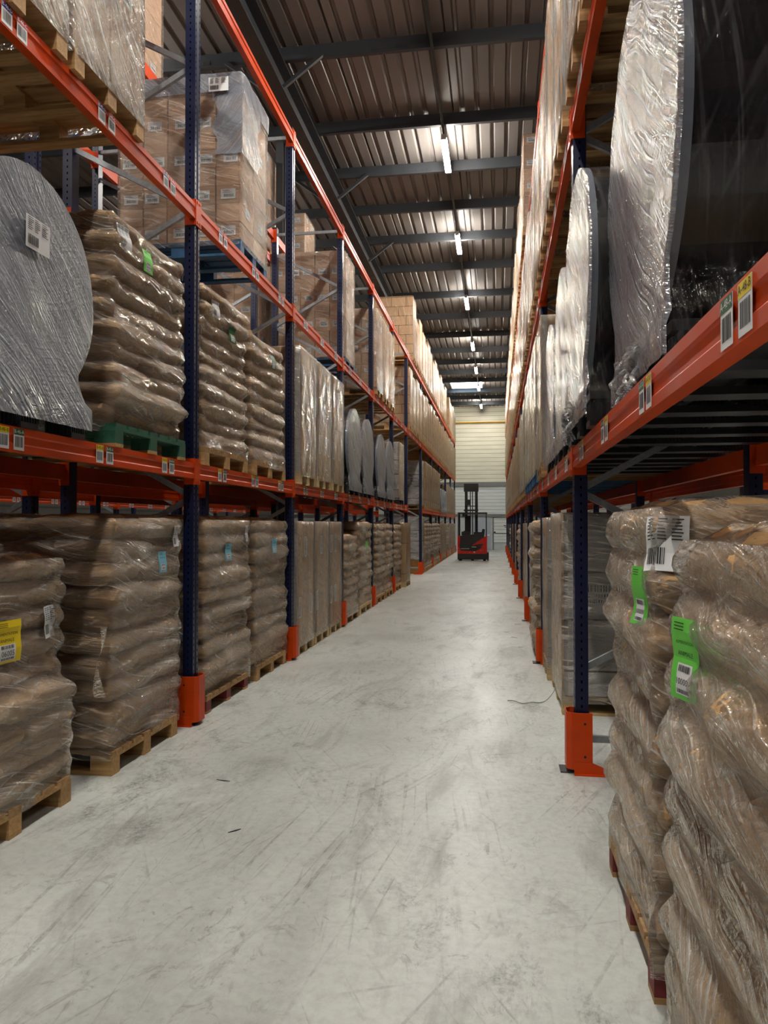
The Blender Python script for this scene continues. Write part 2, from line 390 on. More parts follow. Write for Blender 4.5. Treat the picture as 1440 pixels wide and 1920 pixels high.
# ------------------------------------------------------------------ building shell
XW0, XW1, Y0 = -13.0, 9.0, -7.0
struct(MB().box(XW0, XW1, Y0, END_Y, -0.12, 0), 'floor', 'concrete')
struct(MB().box(XW0 - 0.2, XW0, Y0, END_Y, 0, ROOF + 0.3), 'wall_left', 'wall_side')
struct(MB().box(XW1, XW1 + 0.2, Y0, END_Y, 0, ROOF + 0.3), 'wall_right', 'wall_side')
struct(MB().box(XW0 - 0.2, XW1 + 0.2, Y0 - 0.2, Y0, 0, ROOF + 0.3), 'wall_front', 'wall_side')
wb = MB(); wb.box(XW0 - 0.2, XW1 + 0.2, END_Y, END_Y + 0.2, 0, ROOF + 0.3)
struct(wb, 'wall_back', 'wall_panel')
struct(MB().box(XW0, XW1, END_Y - 0.03, END_Y - 0.001, 2.1, 3.8), 'trim_1', 'wall_low')
struct(MB().box(XW0, XW1, END_Y - 0.12, END_Y - 0.001, 3.8, 4.05), 'trim_2', 'band')
struct(MB().box(XW0, XW1, END_Y - 0.10, END_Y - 0.001, 1.98, 2.14), 'trim_3', 'band')
struct(MB().box(XW0, XW1, END_Y - 0.025, END_Y - 0.001, 0.0, 1.98), 'trim_4', 'plinth')
dr = struct(MB().box(-1.55, -0.40, END_Y - 0.07, END_Y - 0.026, 0.05, 1.95), 'door_1', 'door')
build(MB().box(-0.62, -0.48, END_Y - 0.13, END_Y - 0.07, 0.86, 0.90).box(-0.51, -0.48, END_Y - 0.13, END_Y - 0.07, 0.9, 0.95), 'door_handle', 'white', dr)
d2 = struct(MB().box(-0.22, 1.1, END_Y - 0.07, END_Y - 0.026, 0.46, 1.90), 'door_2', 'wall_low')
build(MB().box(-0.30, -0.22, END_Y - 0.09, END_Y - 0.026, 0.0, 1.96).box(-0.30, 1.2, END_Y - 0.09, END_Y - 0.026, 1.90, 1.97), 'door_frame', 'band', d2)
build(MB().box(-0.15, 0.9, END_Y - 0.10, END_Y - 0.07, 0.98, 1.0).box(-0.22, -0.12, END_Y - 0.12, END_Y - 0.07, 1.02, 1.1), 'push_bar', 'black_steel', d2)
build(MB().box(0.35, 0.5, END_Y - 0.11, END_Y - 0.07, 1.44, 1.48).box(0.42, 0.58, END_Y - 0.11, END_Y - 0.07, 1.34, 1.37), 'bolt', 'black_steel', d2)
pipe = MB().cyl((END_Y - 0.15, 7.62), 0.035, XW0, XW1, 'x', 10)
tag(build(pipe, 'gas_pipe', 'yellow_pipe'), 'yellow horizontal pipe along the top of the cream end wall', 'pipe')
build(MB().bar((-0.5, END_Y - 0.01, 7.62), (-0.5, END_Y - 0.15, 7.62), 0.03, 0.03), 'bracket', 'black_steel', bpy.data.objects['gas_pipe'])

# corrugated roof with an opening for the skylight
SKX0, SKX1, SKY0, SKY1 = -2.35, -0.72, 36.7, 39.3
def corrugated(x0, x1, y0, y1):
    mb = MB(); prof = []; x = x0; p = 0.25
    while x < x1 - 1e-6:
        for dx, z in ((0, 0), (0.10, 0), (0.125, 0.04), (0.165, 0.04), (0.19, 0)):
            if x + dx < x1: prof.append((x + dx, ROOF + z))
        x += p
    prof.append((x1, ROOF))
    b = len(mb.v)
    ys = (y0, y1)
    for y in ys: mb.v += [(q[0], y, q[1]) for q in prof]
    n = len(prof)
    for i in range(n - 1): mb.face([b + i, b + n + i, b + n + i + 1, b + i + 1])
    b2 = len(mb.v); mb.v += [(x0, y0, ROOF + 0.12), (x1, y0, ROOF + 0.12), (x1, y1, ROOF + 0.12), (x0, y1, ROOF + 0.12)]; mb.face([b2, b2 + 1, b2 + 2, b2 + 3])
    return mb
cm = MB()
for a in ((XW0, SKX0, Y0, END_Y), (SKX1, XW1, Y0, END_Y), (SKX0, SKX1, Y0, SKY0), (SKX0, SKX1, SKY1, END_Y)):
    c = corrugated(*a); b = len(cm.v); cm.v += c.v
    for f, mi, uv in zip(c.f, c.mi, c.uv): cm.face([b + i for i in f], mi, uv)
struct(cm, 'ceiling', 'roof')
sk = struct(MB().box(SKX0, SKX0 + 0.05, SKY0, SKY1, ROOF - 0.02, ROOF + 0.25).box(SKX1 - 0.05, SKX1, SKY0, SKY1, ROOF - 0.02, ROOF + 0.25)
            .box(SKX0, SKX1, SKY0, SKY0 + 0.05, ROOF - 0.02, ROOF + 0.25).box(SKX0, SKX1, SKY1 - 0.05, SKY1, ROOF - 0.02, ROOF + 0.25)
            .box(SKX0, SKX1, SKY0 + 1.2, SKY0 + 1.26, ROOF + 0.18, ROOF + 0.24), 'window_1', 'white')
build(MB().box(SKX0, SKX1, SKY0, SKY1, ROOF + 0.2, ROOF + 0.21), 'pane', 'glass', sk)
# purlins (C sections across the aisle), at the distances read off the photograph
PY = [2.6, 4.6, 6.6, 8.6, 10.74, 12.88, 14.6, 16.4, 18.2, 20.3, 22.8, 25.2, 27.7, 30.2, 32.4, 34.6, 36.6, 39.4, 41.6, 43.6]
pmesh = MB().prism([(0, 0), (0.07, 0), (0.07, 0.015), (0.012, 0.015), (0.012, 0.185), (0.07, 0.185), (0.07, 0.2), (0, 0.2)], 'x', XW0, XW1)
# splice plate with bolt heads
for k in range(1, 7):
    px = -3.1 + 3.0 * (k - 3) + 1.3
    pmesh.box(px, px + 0.55, -0.006, 0.0, 0.04, 0.11)
    for q in (0.12, 0.24, 0.36, 0.44): pmesh.box(px + q, px + q + 0.018, -0.014, -0.006, 0.065, 0.083)
pme = pmesh.mesh('ceiling_purlin', 'dark_steel')
for y in PY:
    tag(put('ceiling_purlin', pme, None, (0, y, ROOF - 0.2)), kind='structure')
# rafters along the aisle with knee braces, on steel columns
for rx in (-3.25, 5.2, -10.4):
    rf = MB().box(rx - 0.15, rx + 0.15, Y0, END_Y, 8.36, 8.378).box(rx - 0.15, rx + 0.15, Y0, END_Y, 7.93, 7.95).box(rx - 0.008, rx + 0.008, Y0, END_Y, 7.95, 8.36)
    struct(rf, 'ceiling_rafter', 'dark_steel')
kb = MB().bar((0.14, 0.03, 7.97), (0.75, 0.03, 8.42), 0.05, 0.05).mesh('knee_brace', 'dark_steel')
kb2 = MB().bar((-0.14, 0.03, 7.97), (-0.75, 0.03, 8.42), 0.05, 0.05).mesh('knee_brace', 'dark_steel')
for k, y in enumerate(PY):
    if k % 2 == 0 and 8 < y < 40:
        for me_ in (kb, kb2): tag(put('ceiling_brace', me_, None, (-3.25, y - 0.05, 0)), kind='structure')
for cx, cy in ((-3.57, 12.1), (-3.57, 24.2), (-3.57, 36.2)):
    c = MB().box(cx - 0.06, cx + 0.06, cy, cy + 0.012, 0, 7.93).box(cx - 0.06, cx + 0.06, cy + 0.128, cy + 0.14, 0, 7.93).box(cx - 0.006, cx + 0.006, cy + 0.012, cy + 0.128, 0, 7.93)
    struct(c, 'wall_column', 'dark_steel')

# ------------------------------------------------------------------ luminaires on their rail
def luminaire(loc, label, group=None):
    o = empty('strip_luminaire', loc, label, 'ceiling light', group)
    build(MB().box(-0.045, 0.045, -0.65, 0.65, 0.03, 0.075), 'housing', 'pale', o)
    build(MB().box(-0.05, 0.05, -0.6, 0.6, -0.02, 0.03), 'diffuser', 'tube', o)
    build(MB().box(-0.047, 0.047, 0.6, 0.65, -0.015, 0.03), 'end_cap', 'pale', o); build(MB().box(-0.047, 0.047, -0.65, -0.6, -0.015, 0.03), 'end_cap', 'pale', o)
    return o
LD = [13.7, 18.1, 23.0, 28.6, 33.1, 37.5, 43.3]
L0 = luminaire((LAMP_X, LD[0], LAMP_Z), 'lit strip light hung over the aisle, nearest in view and largest')
for k, y in enumerate(LD[1:], 1):
    dup(L0, (LAMP_X, y, LAMP_Z), 'lit strip light hung over the aisle, %s from the camera' % (ORD[k] if y < 43 else 'last, by the end wall'))
for k, y in enumerate((8.0, 3.4, -0.9, -5.0)):
    dup(L0, (LAMP_X, y, LAMP_Z), 'lit strip light over the near end of the aisle, above the picture', 'strip lights above the picture')
for ax in (-6.2, 4.45):  # unseen lamps over the side aisles, added for ambient fill
    for y in (-2, 4, 10, 16, 22, 30, 38):
        dup(L0, (ax, y, LAMP_Z), 'unseen strip light added over the neighbouring aisle for ambient light', 'unseen strip lights added over neighbouring aisles')
rail = MB().box(LAMP_X - 0.02, LAMP_X + 0.02, Y0, END_Y, LAMP_Z + 0.10, LAMP_Z + 0.14)
tag(build(rail, 'light_rail', 'black_steel'), 'thin dark rail that carries the row of strip lights over the aisle', 'rail')
for ax in (-6.2, 4.45):
    r2 = tag(build(MB().box(ax - 0.02, ax + 0.02, Y0, END_Y, LAMP_Z + 0.07, LAMP_Z + 0.11), 'light_rail', 'black_steel'), 'thin dark rail for the added lights over the neighbouring aisle on the %s side' % ('left' if ax < 0 else 'right'), 'rail')
    for y in PY[::4]: build(MB().box(ax - 0.006, ax + 0.006, y + 0.02, y + 0.032, LAMP_Z + 0.11, ROOF - 0.19), 'hanger', 'black_steel', r2)
for y in LD:
    build(MB().bar((LAMP_X, y - 0.9, LAMP_Z + 0.12), (LAMP_X, y - 0.55, LAMP_Z + 0.07), 0.012, 0.012).bar((LAMP_X, y, LAMP_Z + .07), (LAMP_X, y, LAMP_Z + .11), .02, .02), 'hanger', 'black_steel', bpy.data.objects['light_rail'])
for y in PY[::2]:
    build(MB().box(LAMP_X - 0.006, LAMP_X + 0.006, y + 0.02, y + 0.032, LAMP_Z + 0.14, ROOF - 0.19), 'hanger', 'black_steel', bpy.data.objects['light_rail'])

# ------------------------------------------------------------------ racking
PW, PD = 0.10, 0.08
def post_mesh(ztop, a):
    """a=+1: aisle is towards +x; outline runs round the section; front face with a groove"""
    pts = [(0, 0), (0, 0.032), (-0.013, 0.038), (-0.013, 0.062), (0, 0.068), (0, 0.1), (-PD, 0.1), (-PD, 0.0)]
    uvf = [(-0.016, 0.016), None, None, None, (-0.016, 0.016), (-0.04, 0.04), None, (-0.04, 0.04)]
    pts = [(p[0] * a, p[1]) for p in pts]
    return MB().prism(pts, 'z', 0.0, ztop, 0, uvf).mesh('post', 'navy_steel')
_pm = {}
def frame(xf, a, y, ztop, label, group=None, detail=True):
    """upright frame: aisle face at xf, depth 1.1 away from the aisle"""
    key = (a, ztop)
    if key not in _pm:
        _pm[key] = (post_mesh(ztop, a), post_mesh(ztop, -a))
    o = empty('upright_frame', (xf, y, 0), label, 'rack upright', group)
    put('post', _pm[key][0], o); put('post', _pm[key][1], o, (-a * 1.1, 0, 0))
    bk = (a, ztop, 'b')
    if bk not in _pm:
        L = []
        z = 0.62; side = 0
        L.append(((0.0, 0.2), (1.0, 0.2)))
        while z + 0.56 < ztop - 0.1:
            p = (0.03 if side == 0 else 1.07, z); q = (1.07 if side == 0 else 0.03, z + 0.56)
            L.append((p, q)); z += 0.56; side ^= 1
        L.append(((0.03, ztop - 0.1), (1.07, ztop - 0.1)))
        _pm[bk] = [MB().bar((-a * p[0], 0.05, p[1]), (-a * q[0], 0.05, q[1]), 0.03, 0.04).mesh('brace', 'galv') for p, q in L]
        _pm[(a, ztop, 'f')] = MB().box(-0.09, 0.02, -0.01, 0.13, 0, 0.008).box(-0.02, 0.0, 0.01, 0.03, 0.008, 0.03).mesh('foot_plate', 'black_steel')
    for me in _pm[bk]: put('brace', me, o)
    f = _pm[(a, ztop, 'f')]
    put('foot_plate', f, o); put('foot_plate', f, o, (-a * 1.08, 0, 0))
    return o
def guard(xf, a, y, label, group=None):
    """orange column guard standing on the floor in front of a post"""
    key = ('g', a)
    if key not in _pm:
        o_ = [(-0.10, -0.035), (0.025, -0.035), (0.055, -0.005), (0.055, 0.105), (0.025, 0.135), (-0.10, 0.135)]
        i_ = [(-0.10, 0.128), (0.022, 0.128), (0.049, 0.102), (0.049, -0.002), (0.022, -0.028), (-0.10, -0.028)]
        sh = MB().prism([(p[0] * a, p[1]) for p in o_ + i_], 'z', 0.03, 0.375)
        ft = MB().box(min(-0.24 * a, 0.01 * a), max(-0.24 * a, 0.01 * a), -0.06, -0.029, 0, 0.008)
        ft.prism([(0.01 * a, 0.008), (-0.24 * a, 0.008), (-0.24 * a, 0.02), (-0.10 * a, 0.075), (0.01 * a, 0.075)], 'y', -0.040, -0.0352)
        ft.box(min(-0.1 * a, 0.01 * a), max(-0.1 * a, 0.01 * a), 0.129, 0.165, 0, 0.008)
        hl = MB()
        for z in (0.11, 0.31):
            for yy in (-0.0365, 0.1365):
                hl.cyl((-0.055 * a, z), 0.008, yy - 0.001, yy + 0.001, 'y', 10)
        _pm[key] = (sh.mesh('guard_shell', 'orange'), ft.mesh('guard_foot', 'orange'), hl.mesh('bolt_hole', 'ink'))
    o = empty('post_guard', (xf, y, 0), label, 'post guard', group)
    for n, m in zip(('guard_shell', 'guard_foot', 'bolt_hole'), _pm[key]): put(n, m, o)
    return o
def bar_mesh(L, a):
    p = [(0, 0), (0, 0.034), (-0.007, 0.042), (-0.007, 0.078), (0, 0.086), (0, 0.12), (-0.05, 0.12), (-0.05, 0)]
    return MB().prism([((q[0] + 0.008) * a, q[1] - 0.12) for q in p], 'y', 0.0, L).mesh('rack_crossbar', 'orange')
def conn_mesh(a, d):
    mb = MB()
    y0, y1 = (-0.052, 0.0) if d < 0 else (0.0, 0.052)
    x0, x1 = sorted((0.003 * a, 0.013 * a)); mb.box(x0, x1, y0, y1, -0.165, 0.035)
    e = -0.004 if d > 0 else 0.0
    x0, x1 = sorted((-0.075 * a, 0.003 * a)); mb.box(x0, x1, e, e + 0.004, -0.165, 0.035)
    for z in (0.015, -0.14): mb.box(*sorted((0.013 * a, 0.018 * a)), (y0 + y1) / 2 - 0.008, (y0 + y1) / 2 + 0.008, z - 0.008, z + 0.008)
    return mb.mesh('end_connector', 'orange')
def sticker_mesh(a, head, seed):
    """location label: coloured head, white body, bar code; lies in the y-z plane"""
    rnd = random.Random(seed); mb = MB(); w, h = 0.040, 0.052
    def q(y0, y1, z0, z1, x, mi):
        x *= a; b = len(mb.v)
        pts = [(x, y0, z0), (x, y1, z0), (x, y1, z1), (x, y0, z1)]
        mb.v += pts if a > 0 else pts[::-1]; mb.face([b, b + 1, b + 2, b + 3], mi)
    mb.box(*sorted((-0.001 * a, 0.0)), -w, w, -h, h, 0)
    q(-w, w, h * 0.42, h, 0.0006, 1)
    y = -w * 0.78
    while y < w * 0.75:
        t = rnd.choice((0.0015, 0.0025, 0.004)); q(y, y + t, -h * 0.72, h * 0.26, 0.0006, 2); y += t + rnd.choice((0.0018, 0.003))
    return mb.mesh('location_label', ['white', head, 'ink'])
_sm = {}
def add_label(o, a, y, z, head, txt):
    k = (a, head)
    if k not in _sm: _sm[k] = sticker_mesh(a, head, hash(head) % 99 if False else len(head))
    s = put('location_label', _sm[k], o, (0.0095 * a, y, z))
    if txt:
        put('lettering', text_mesh(txt, 0.026, 'ink' if head == 'yellow' else 'white'), s, (0.0012 * a, 0, 0.037), (R(90), 0, R(90) if a > 0 else R(-90)))
    return s
def crossbar(xf, a, y0, y1, z, label, group=None, tags=None):
    L = round(y1 - y0, 3)
    if ('bar', L, a) not in _pm: _pm[('bar', L, a)] = bar_mesh(L, a)
    for d in (-1, 1):
        if ('c', a, d) not in _pm: _pm[('c', a, d)] = conn_mesh(a, d)
    o = put('rack_crossbar', _pm[('bar', L, a)], None, (xf, y0, z)); tag(o, label, 'rack beam', group, 'thing')
    put('end_connector', _pm[('c', a, -1)], o, (0, 0, 0)); put('end_connector', _pm[('c', a, 1)], o, (0, L, 0))
    for (y, h1, t1, h2, t2) in tags or ():
        add_label(o, a, y - 0.058, -0.06, h1, t1); add_label(o, a, y + 0.058, -0.06, h2, t2)
    return o
LV = ['first', 'second', 'third']
def rack(side, posts, levels, ztop, no_l1=()):
    a = 1 if side == 'left' else -1; xf = XL if side == 'left' else XR
    for k, y in enumerate(posts):
        n = k if side == 'left' else k - 1
        if y < 0: continue
        vis = [q for q in posts if q >= (2.7 if side == 'left' else 1.0)]
        w = ORD[vis.index(y)] if y in vis else 'out-of-view'
        frame(xf, a, y, ztop if not (side == 'left' and k == 2) else 6.6, 'dark blue perforated upright frame of the %s rack, %s from the camera' % (side, w))
        guard(xf, a, y, 'orange guard on the floor at the foot of the %s %s rack post' % (w, side))
    for k in range(len(posts) - 1):
        y0, y1 = posts[k] + PW, posts[k + 1]
        bay = ORD[k - 1] if k else 'out-of-view'
        if y1 < 0.5: continue
        for li, z in enumerate(levels):
            if li == 0 and k in no_l1: continue
            tags = None
            if y0 < 22:
                tags = []
                n3 = 3 if y1 - y0 < 3 else 4
                for j in range(n3):
                    if side == 'left': yy = 0.49 + 0.87 * j; no = 46 - (k - 1) * 3 - j
                    else: yy = 0.36 + 0.92 * j; no = 48 - (k - 1) * 4 - j
                    t = y0 < 9
                    if li == 2: continue
                    c = 'B' if side == 'left' else 'A'
                    if li == 0: hs = [('yellow', 'B'), ('green', 'A')]
                    else: hs = [('navy', 'D'), ('crimson', 'C')]
                    (h1, l1), (h2, l2) = hs
                    if no < 1: no += 60
                    tags.append((yy, h1, '%s-%d-%s' % (c, no, l1) if t else None, h2, '%s-%d-%s' % (c, no, l2) if t else None))
            crossbar(xf, a, y0, y1, z, 'orange %s-level aisle-side beam of the %s bay, %s rack' % (LV[li], bay, side), None, tags)
            crossbar(xf - a * 1.1, -a, y0, y1, z, 'orange %s-level rear beam of the %s bay, %s rack' % (LV[li], bay, side), None)
rack('left', LP, LZ, 6.06, no_l1=(7,))
rack('right', RP, RZ, 6.26)
# back-to-back rows behind each rack and the row across the next aisle
BL = -3.65
for k in range(0, 9):
    frame(BL, 1, LP[k], 6.06, 'dark blue upright frame of the row behind the left rack, %s along' % ORD[k])
    if k < 8:
        y0, y1 = LP[k] + PW, LP[k + 1]
        for li, z in enumerate(LZ):
            crossbar(BL, 1, y0, y1, z - 0.08, 'orange %s-level near beam of the row behind the left rack, %s bay' % (LV[li], ORD[k]))
            crossbar(BL - 1.1, -1, y0, y1, z - 0.08, 'orange %s-level far beam of the row behind the left rack, %s bay' % (LV[li], ORD[k]))
BX = -7.65
for k in range(1, 9):
    frame(BX, 1, LP[k] + 0.5, 6.06, 'upright frame of the rack across the next aisle to the left, %s along' % ORD[k - 1])
    if k < 8:
        crossbar(BX, 1, LP[k] + 0.6, LP[k + 1] + 0.5, 2.0, 'orange labelled beam of the rack across the next aisle, %s bay' % ORD[k - 1], None,
                 [(0.5 + 0.87 * j, 'yellow', None, 'green', None) for j in range(3)])
        crossbar(BX, 1, LP[k] + 0.6, LP[k + 1] + 0.5, 4.0, 'orange second-level beam of the rack across the next aisle, %s bay' % ORD[k - 1])
BR = 1.82
for k in range(1, 6):
    frame(BR, -1, RP[k] + 0.9, 6.26, 'dark blue upright frame of the row behind the right rack, %s along' % ORD[k - 1])
    for li, z in enumerate(RZ):
        crossbar(BR, -1, RP[k] + 1.0, RP[k + 1] + 0.9, z - 0.06, 'orange %s-level beam of the row behind the right rack, %s bay' % (LV[li], ORD[k - 1]))

# ------------------------------------------------------------------ pallets
_pal = {}
def pallet_parts(wx, wy, style):
    key = (round(wx, 2), round(wy, 2), style)
    if key in _pal: return _pal[key]
    hx, hy = wx / 2, wy / 2
    if style == 'plastic':
        d = MB().box(-hx, hx, -hy, hy, 0.125, 0.16)
        for i in range(9):
            x = -hx + 0.03 + i * (wx - 0.06) / 8; d.box(x - 0.006, x + 0.006, -hy + 0.01, hy - 0.01, 0.10, 0.125)
        parts = [('deck', d.mesh('deck', 'plastic'), (0, 0, 0))]
        def foot(x0, x1, y0, y1):
            m = MB().box(x0, x1, y0, y1, 0.03, 0.10); 
            n = 7
            for i in range(n):
                y = y0 + (i + 0.5) * (y1 - y0) / n; m.box(x0 - 0.006, x1 + 0.006, y - 0.004, y + 0.004, 0.02, 0.11)
                x = x0 + (i + 0.5) * (x1 - x0) / n; m.box(x - 0.004, x + 0.004, y0 - 0.006, y1 + 0.006, 0.02, 0.11)
            return m
        fm = foot(-0.07, 0.07, -0.075, 0.075).mesh('foot', 'plastic')
        for x in (-hx + 0.08, 0, hx - 0.08):
            for y in (-hy + 0.085, 0, hy - 0.085): parts.append(('foot', fm, (x, y, 0)))
        rm = MB().box(-hx, hx, -0.07, 0.07, 0, 0.03).mesh('runner', 'plastic')
        for y in (-hy + 0.085, 0, hy - 0.085): parts.append(('runner', rm, (0, y, 0)))
        H = 0.16
    else:
        wood_ = {'wood': 'wood', 'pale': 'wood_pale', 'green': 'wood', 'blue': 'blue_wood', 'redend': 'wood'}[style]
        blk = {'green': 'green_wood', 'blue': 'blue_wood', 'redend': 'red_wood'}.get(style, wood_)
        rnd = random.Random(int(wx * 100 + wy * 37))
        nb = 5 if wy < 0.9 else 7; d = MB(); bw = wy / nb
        for i in range(nb):
            g = 0.012 + rnd.random() * 0.01
            wdt = bw if i % 2 == 0 else bw * 0.86
            yc = -hy + bw * (i + 0.5); d.box(-hx, hx, yc - wdt / 2 + g / 2, yc + wdt / 2 - g / 2, 0.122, 0.144)
        for x in (-hx + 0.07, 0, hx - 0.07): d.box(x - 0.07, x + 0.07, -hy, hy, 0.100, 0.1215)
        parts = [('deck', d.mesh('deck', 'green_wood' if style == 'green' else wood_), (0, 0, 0))]
        bm = MB().box(-0.07, 0.07, -0.05, 0.05, 0.022, 0.0995).mesh('block', blk)
        bw_ = MB().box(-0.07, 0.07, -0.05, 0.05, 0.022, 0.0995).mesh('block', wood_)
        for x in (-hx + 0.07, 0, hx - 0.07):
            for y in (-hy + 0.05, 0, hy - 0.05): parts.append(('block', bm if abs(x) > 0.1 else bw_, (x, y, 0)))
        rm = MB().box(-hx, hx, -0.05, 0.05, 0, 0.0215).mesh('runner', wood_)
        for y in (-hy + 0.05, 0, hy - 0.05): parts.append(('runner', rm, (0, y, 0)))
        H = 0.144
    _pal[key] = (parts, H); return _pal[key]
WORDS = {'plastic': 'black plastic pallet', 'wood': 'wooden pallet', 'pale': 'pale new wooden pallet', 'green': 'green-edged wooden pallet', 'blue': 'blue wooden pallet', 'redend': 'wooden pallet with red blocks'}
def pallet(x, y, z, wx, wy, style, label, group=None, detail=True):
    parts, H = pallet_parts(wx, wy, style)
    if not detail:
        key = (round(wx, 2), round(wy, 2), style, 'one')
        if key not in _pal:
            mb = MB()
            for n, me, off in parts:
                b = len(mb.v); mb.v += [(v.co[0] + off[0], v.co[1] + off[1], v.co[2] + off[2]) for v in me.vertices]
                for p in me.polygons: mb.face([b + i for i in p.vertices])
            _pal[key] = mb.mesh('pallet', parts[0][1].materials[0])
        return tag(put('pallet', _pal[key], None, (x, y, z)), label, 'pallet', group), H
    o = empty('pallet', (x, y, z), label, 'pallet', group)
    for n, me, off in parts: put(n, me, o, off)
    return o, H

# ------------------------------------------------------------------ sacks
def sack_mesh(seed, n=(18, 14, 6)):
    rnd = random.Random(seed); off = Vector((rnd.random() * 50, rnd.random() * 50, 0))
    verts, faces, idx = [], [], {}
    nx, ny, nz = n
    def vid(i, j, k):
        if (i, j, k) in idx: return idx[(i, j, k)]
        x, y, z = 2 * i / nx - 1, 2 * j / ny - 1, 2 * k / nz - 1
        ax, ay = abs(x), abs(y)
        h = (max(0, 1 - ax ** 4)) ** 0.38 * (max(0, 1 - ay ** 4)) ** 0.38
        rz = 0.84 + 0.16 * h
        cut = 1 - 0.05 * (ax * ay) ** 6
        bul = (1 - 0.20 * abs(z) ** 2.6)
        px = x * 0.5 * bul * cut * (1 - 0.05 * (1 - ay ** 2) * (ax ** 8)); py = y * 0.5 * bul * cut
        pz = z * 0.5 * rz
        p = Vector((px, py, pz))
        q = Vector((px * 5, py * 5, pz * 2.5)) + off
        d = noise.noise(q) * 0.06 + noise.noise(q * 2.3) * 0.035
        w = noise.noise(Vector((px * 14, py * 14, 0)) + off) * 0.045 * (0.3 + ax ** 4 + ay ** 4)
        p += Vector((px * d * 1.2, py * d * 1.2, d * 1.3 + w * (1 if z > 0 else -1)))
        # gusset pinch at the short ends
        if ax > 0.8: p.z += 0.10 * (ax - 0.8) * math.sin(y * 7 + seed)
        idx[(i, j, k)] = len(verts); verts.append(p); return idx[(i, j, k)]
    def quad(a, b, c, d): faces.append((vid(*a), vid(*b), vid(*c), vid(*d)))
    for i in range(nx):
        for j in range(ny):
            quad((i, j, 0), (i, j + 1, 0), (i + 1, j + 1, 0), (i + 1, j, 0)); quad((i, j, nz), (i + 1, j, nz), (i + 1, j + 1, nz), (i, j + 1, nz))
    for i in range(nx):
        for k in range(nz):
            quad((i, 0, k), (i + 1, 0, k), (i + 1, 0, k + 1), (i, 0, k + 1)); quad((i, ny, k), (i, ny, k + 1), (i + 1, ny, k + 1), (i + 1, ny, k))
    for j in range(ny):
        for k in range(nz):
            quad((0, j, k), (0, j, k + 1), (0, j + 1, k + 1), (0, j + 1, k)); quad((nx, j, k), (nx, j + 1, k), (nx, j + 1, k + 1), (nx, j, k + 1))
    me = bpy.data.meshes.new('sack'); me.from_pydata([tuple(v) for v in verts], [], faces)
    me.materials.append(M['sack']); me.polygons.foreach_set('use_smooth', [True] * len(faces)); me.update()
    return me
SACKS = [sack_mesh(s) for s in range(5)]
SACKV = [([v.co.copy() for v in m.vertices], [tuple(p.vertices) for p in m.polygons]) for m in SACKS]

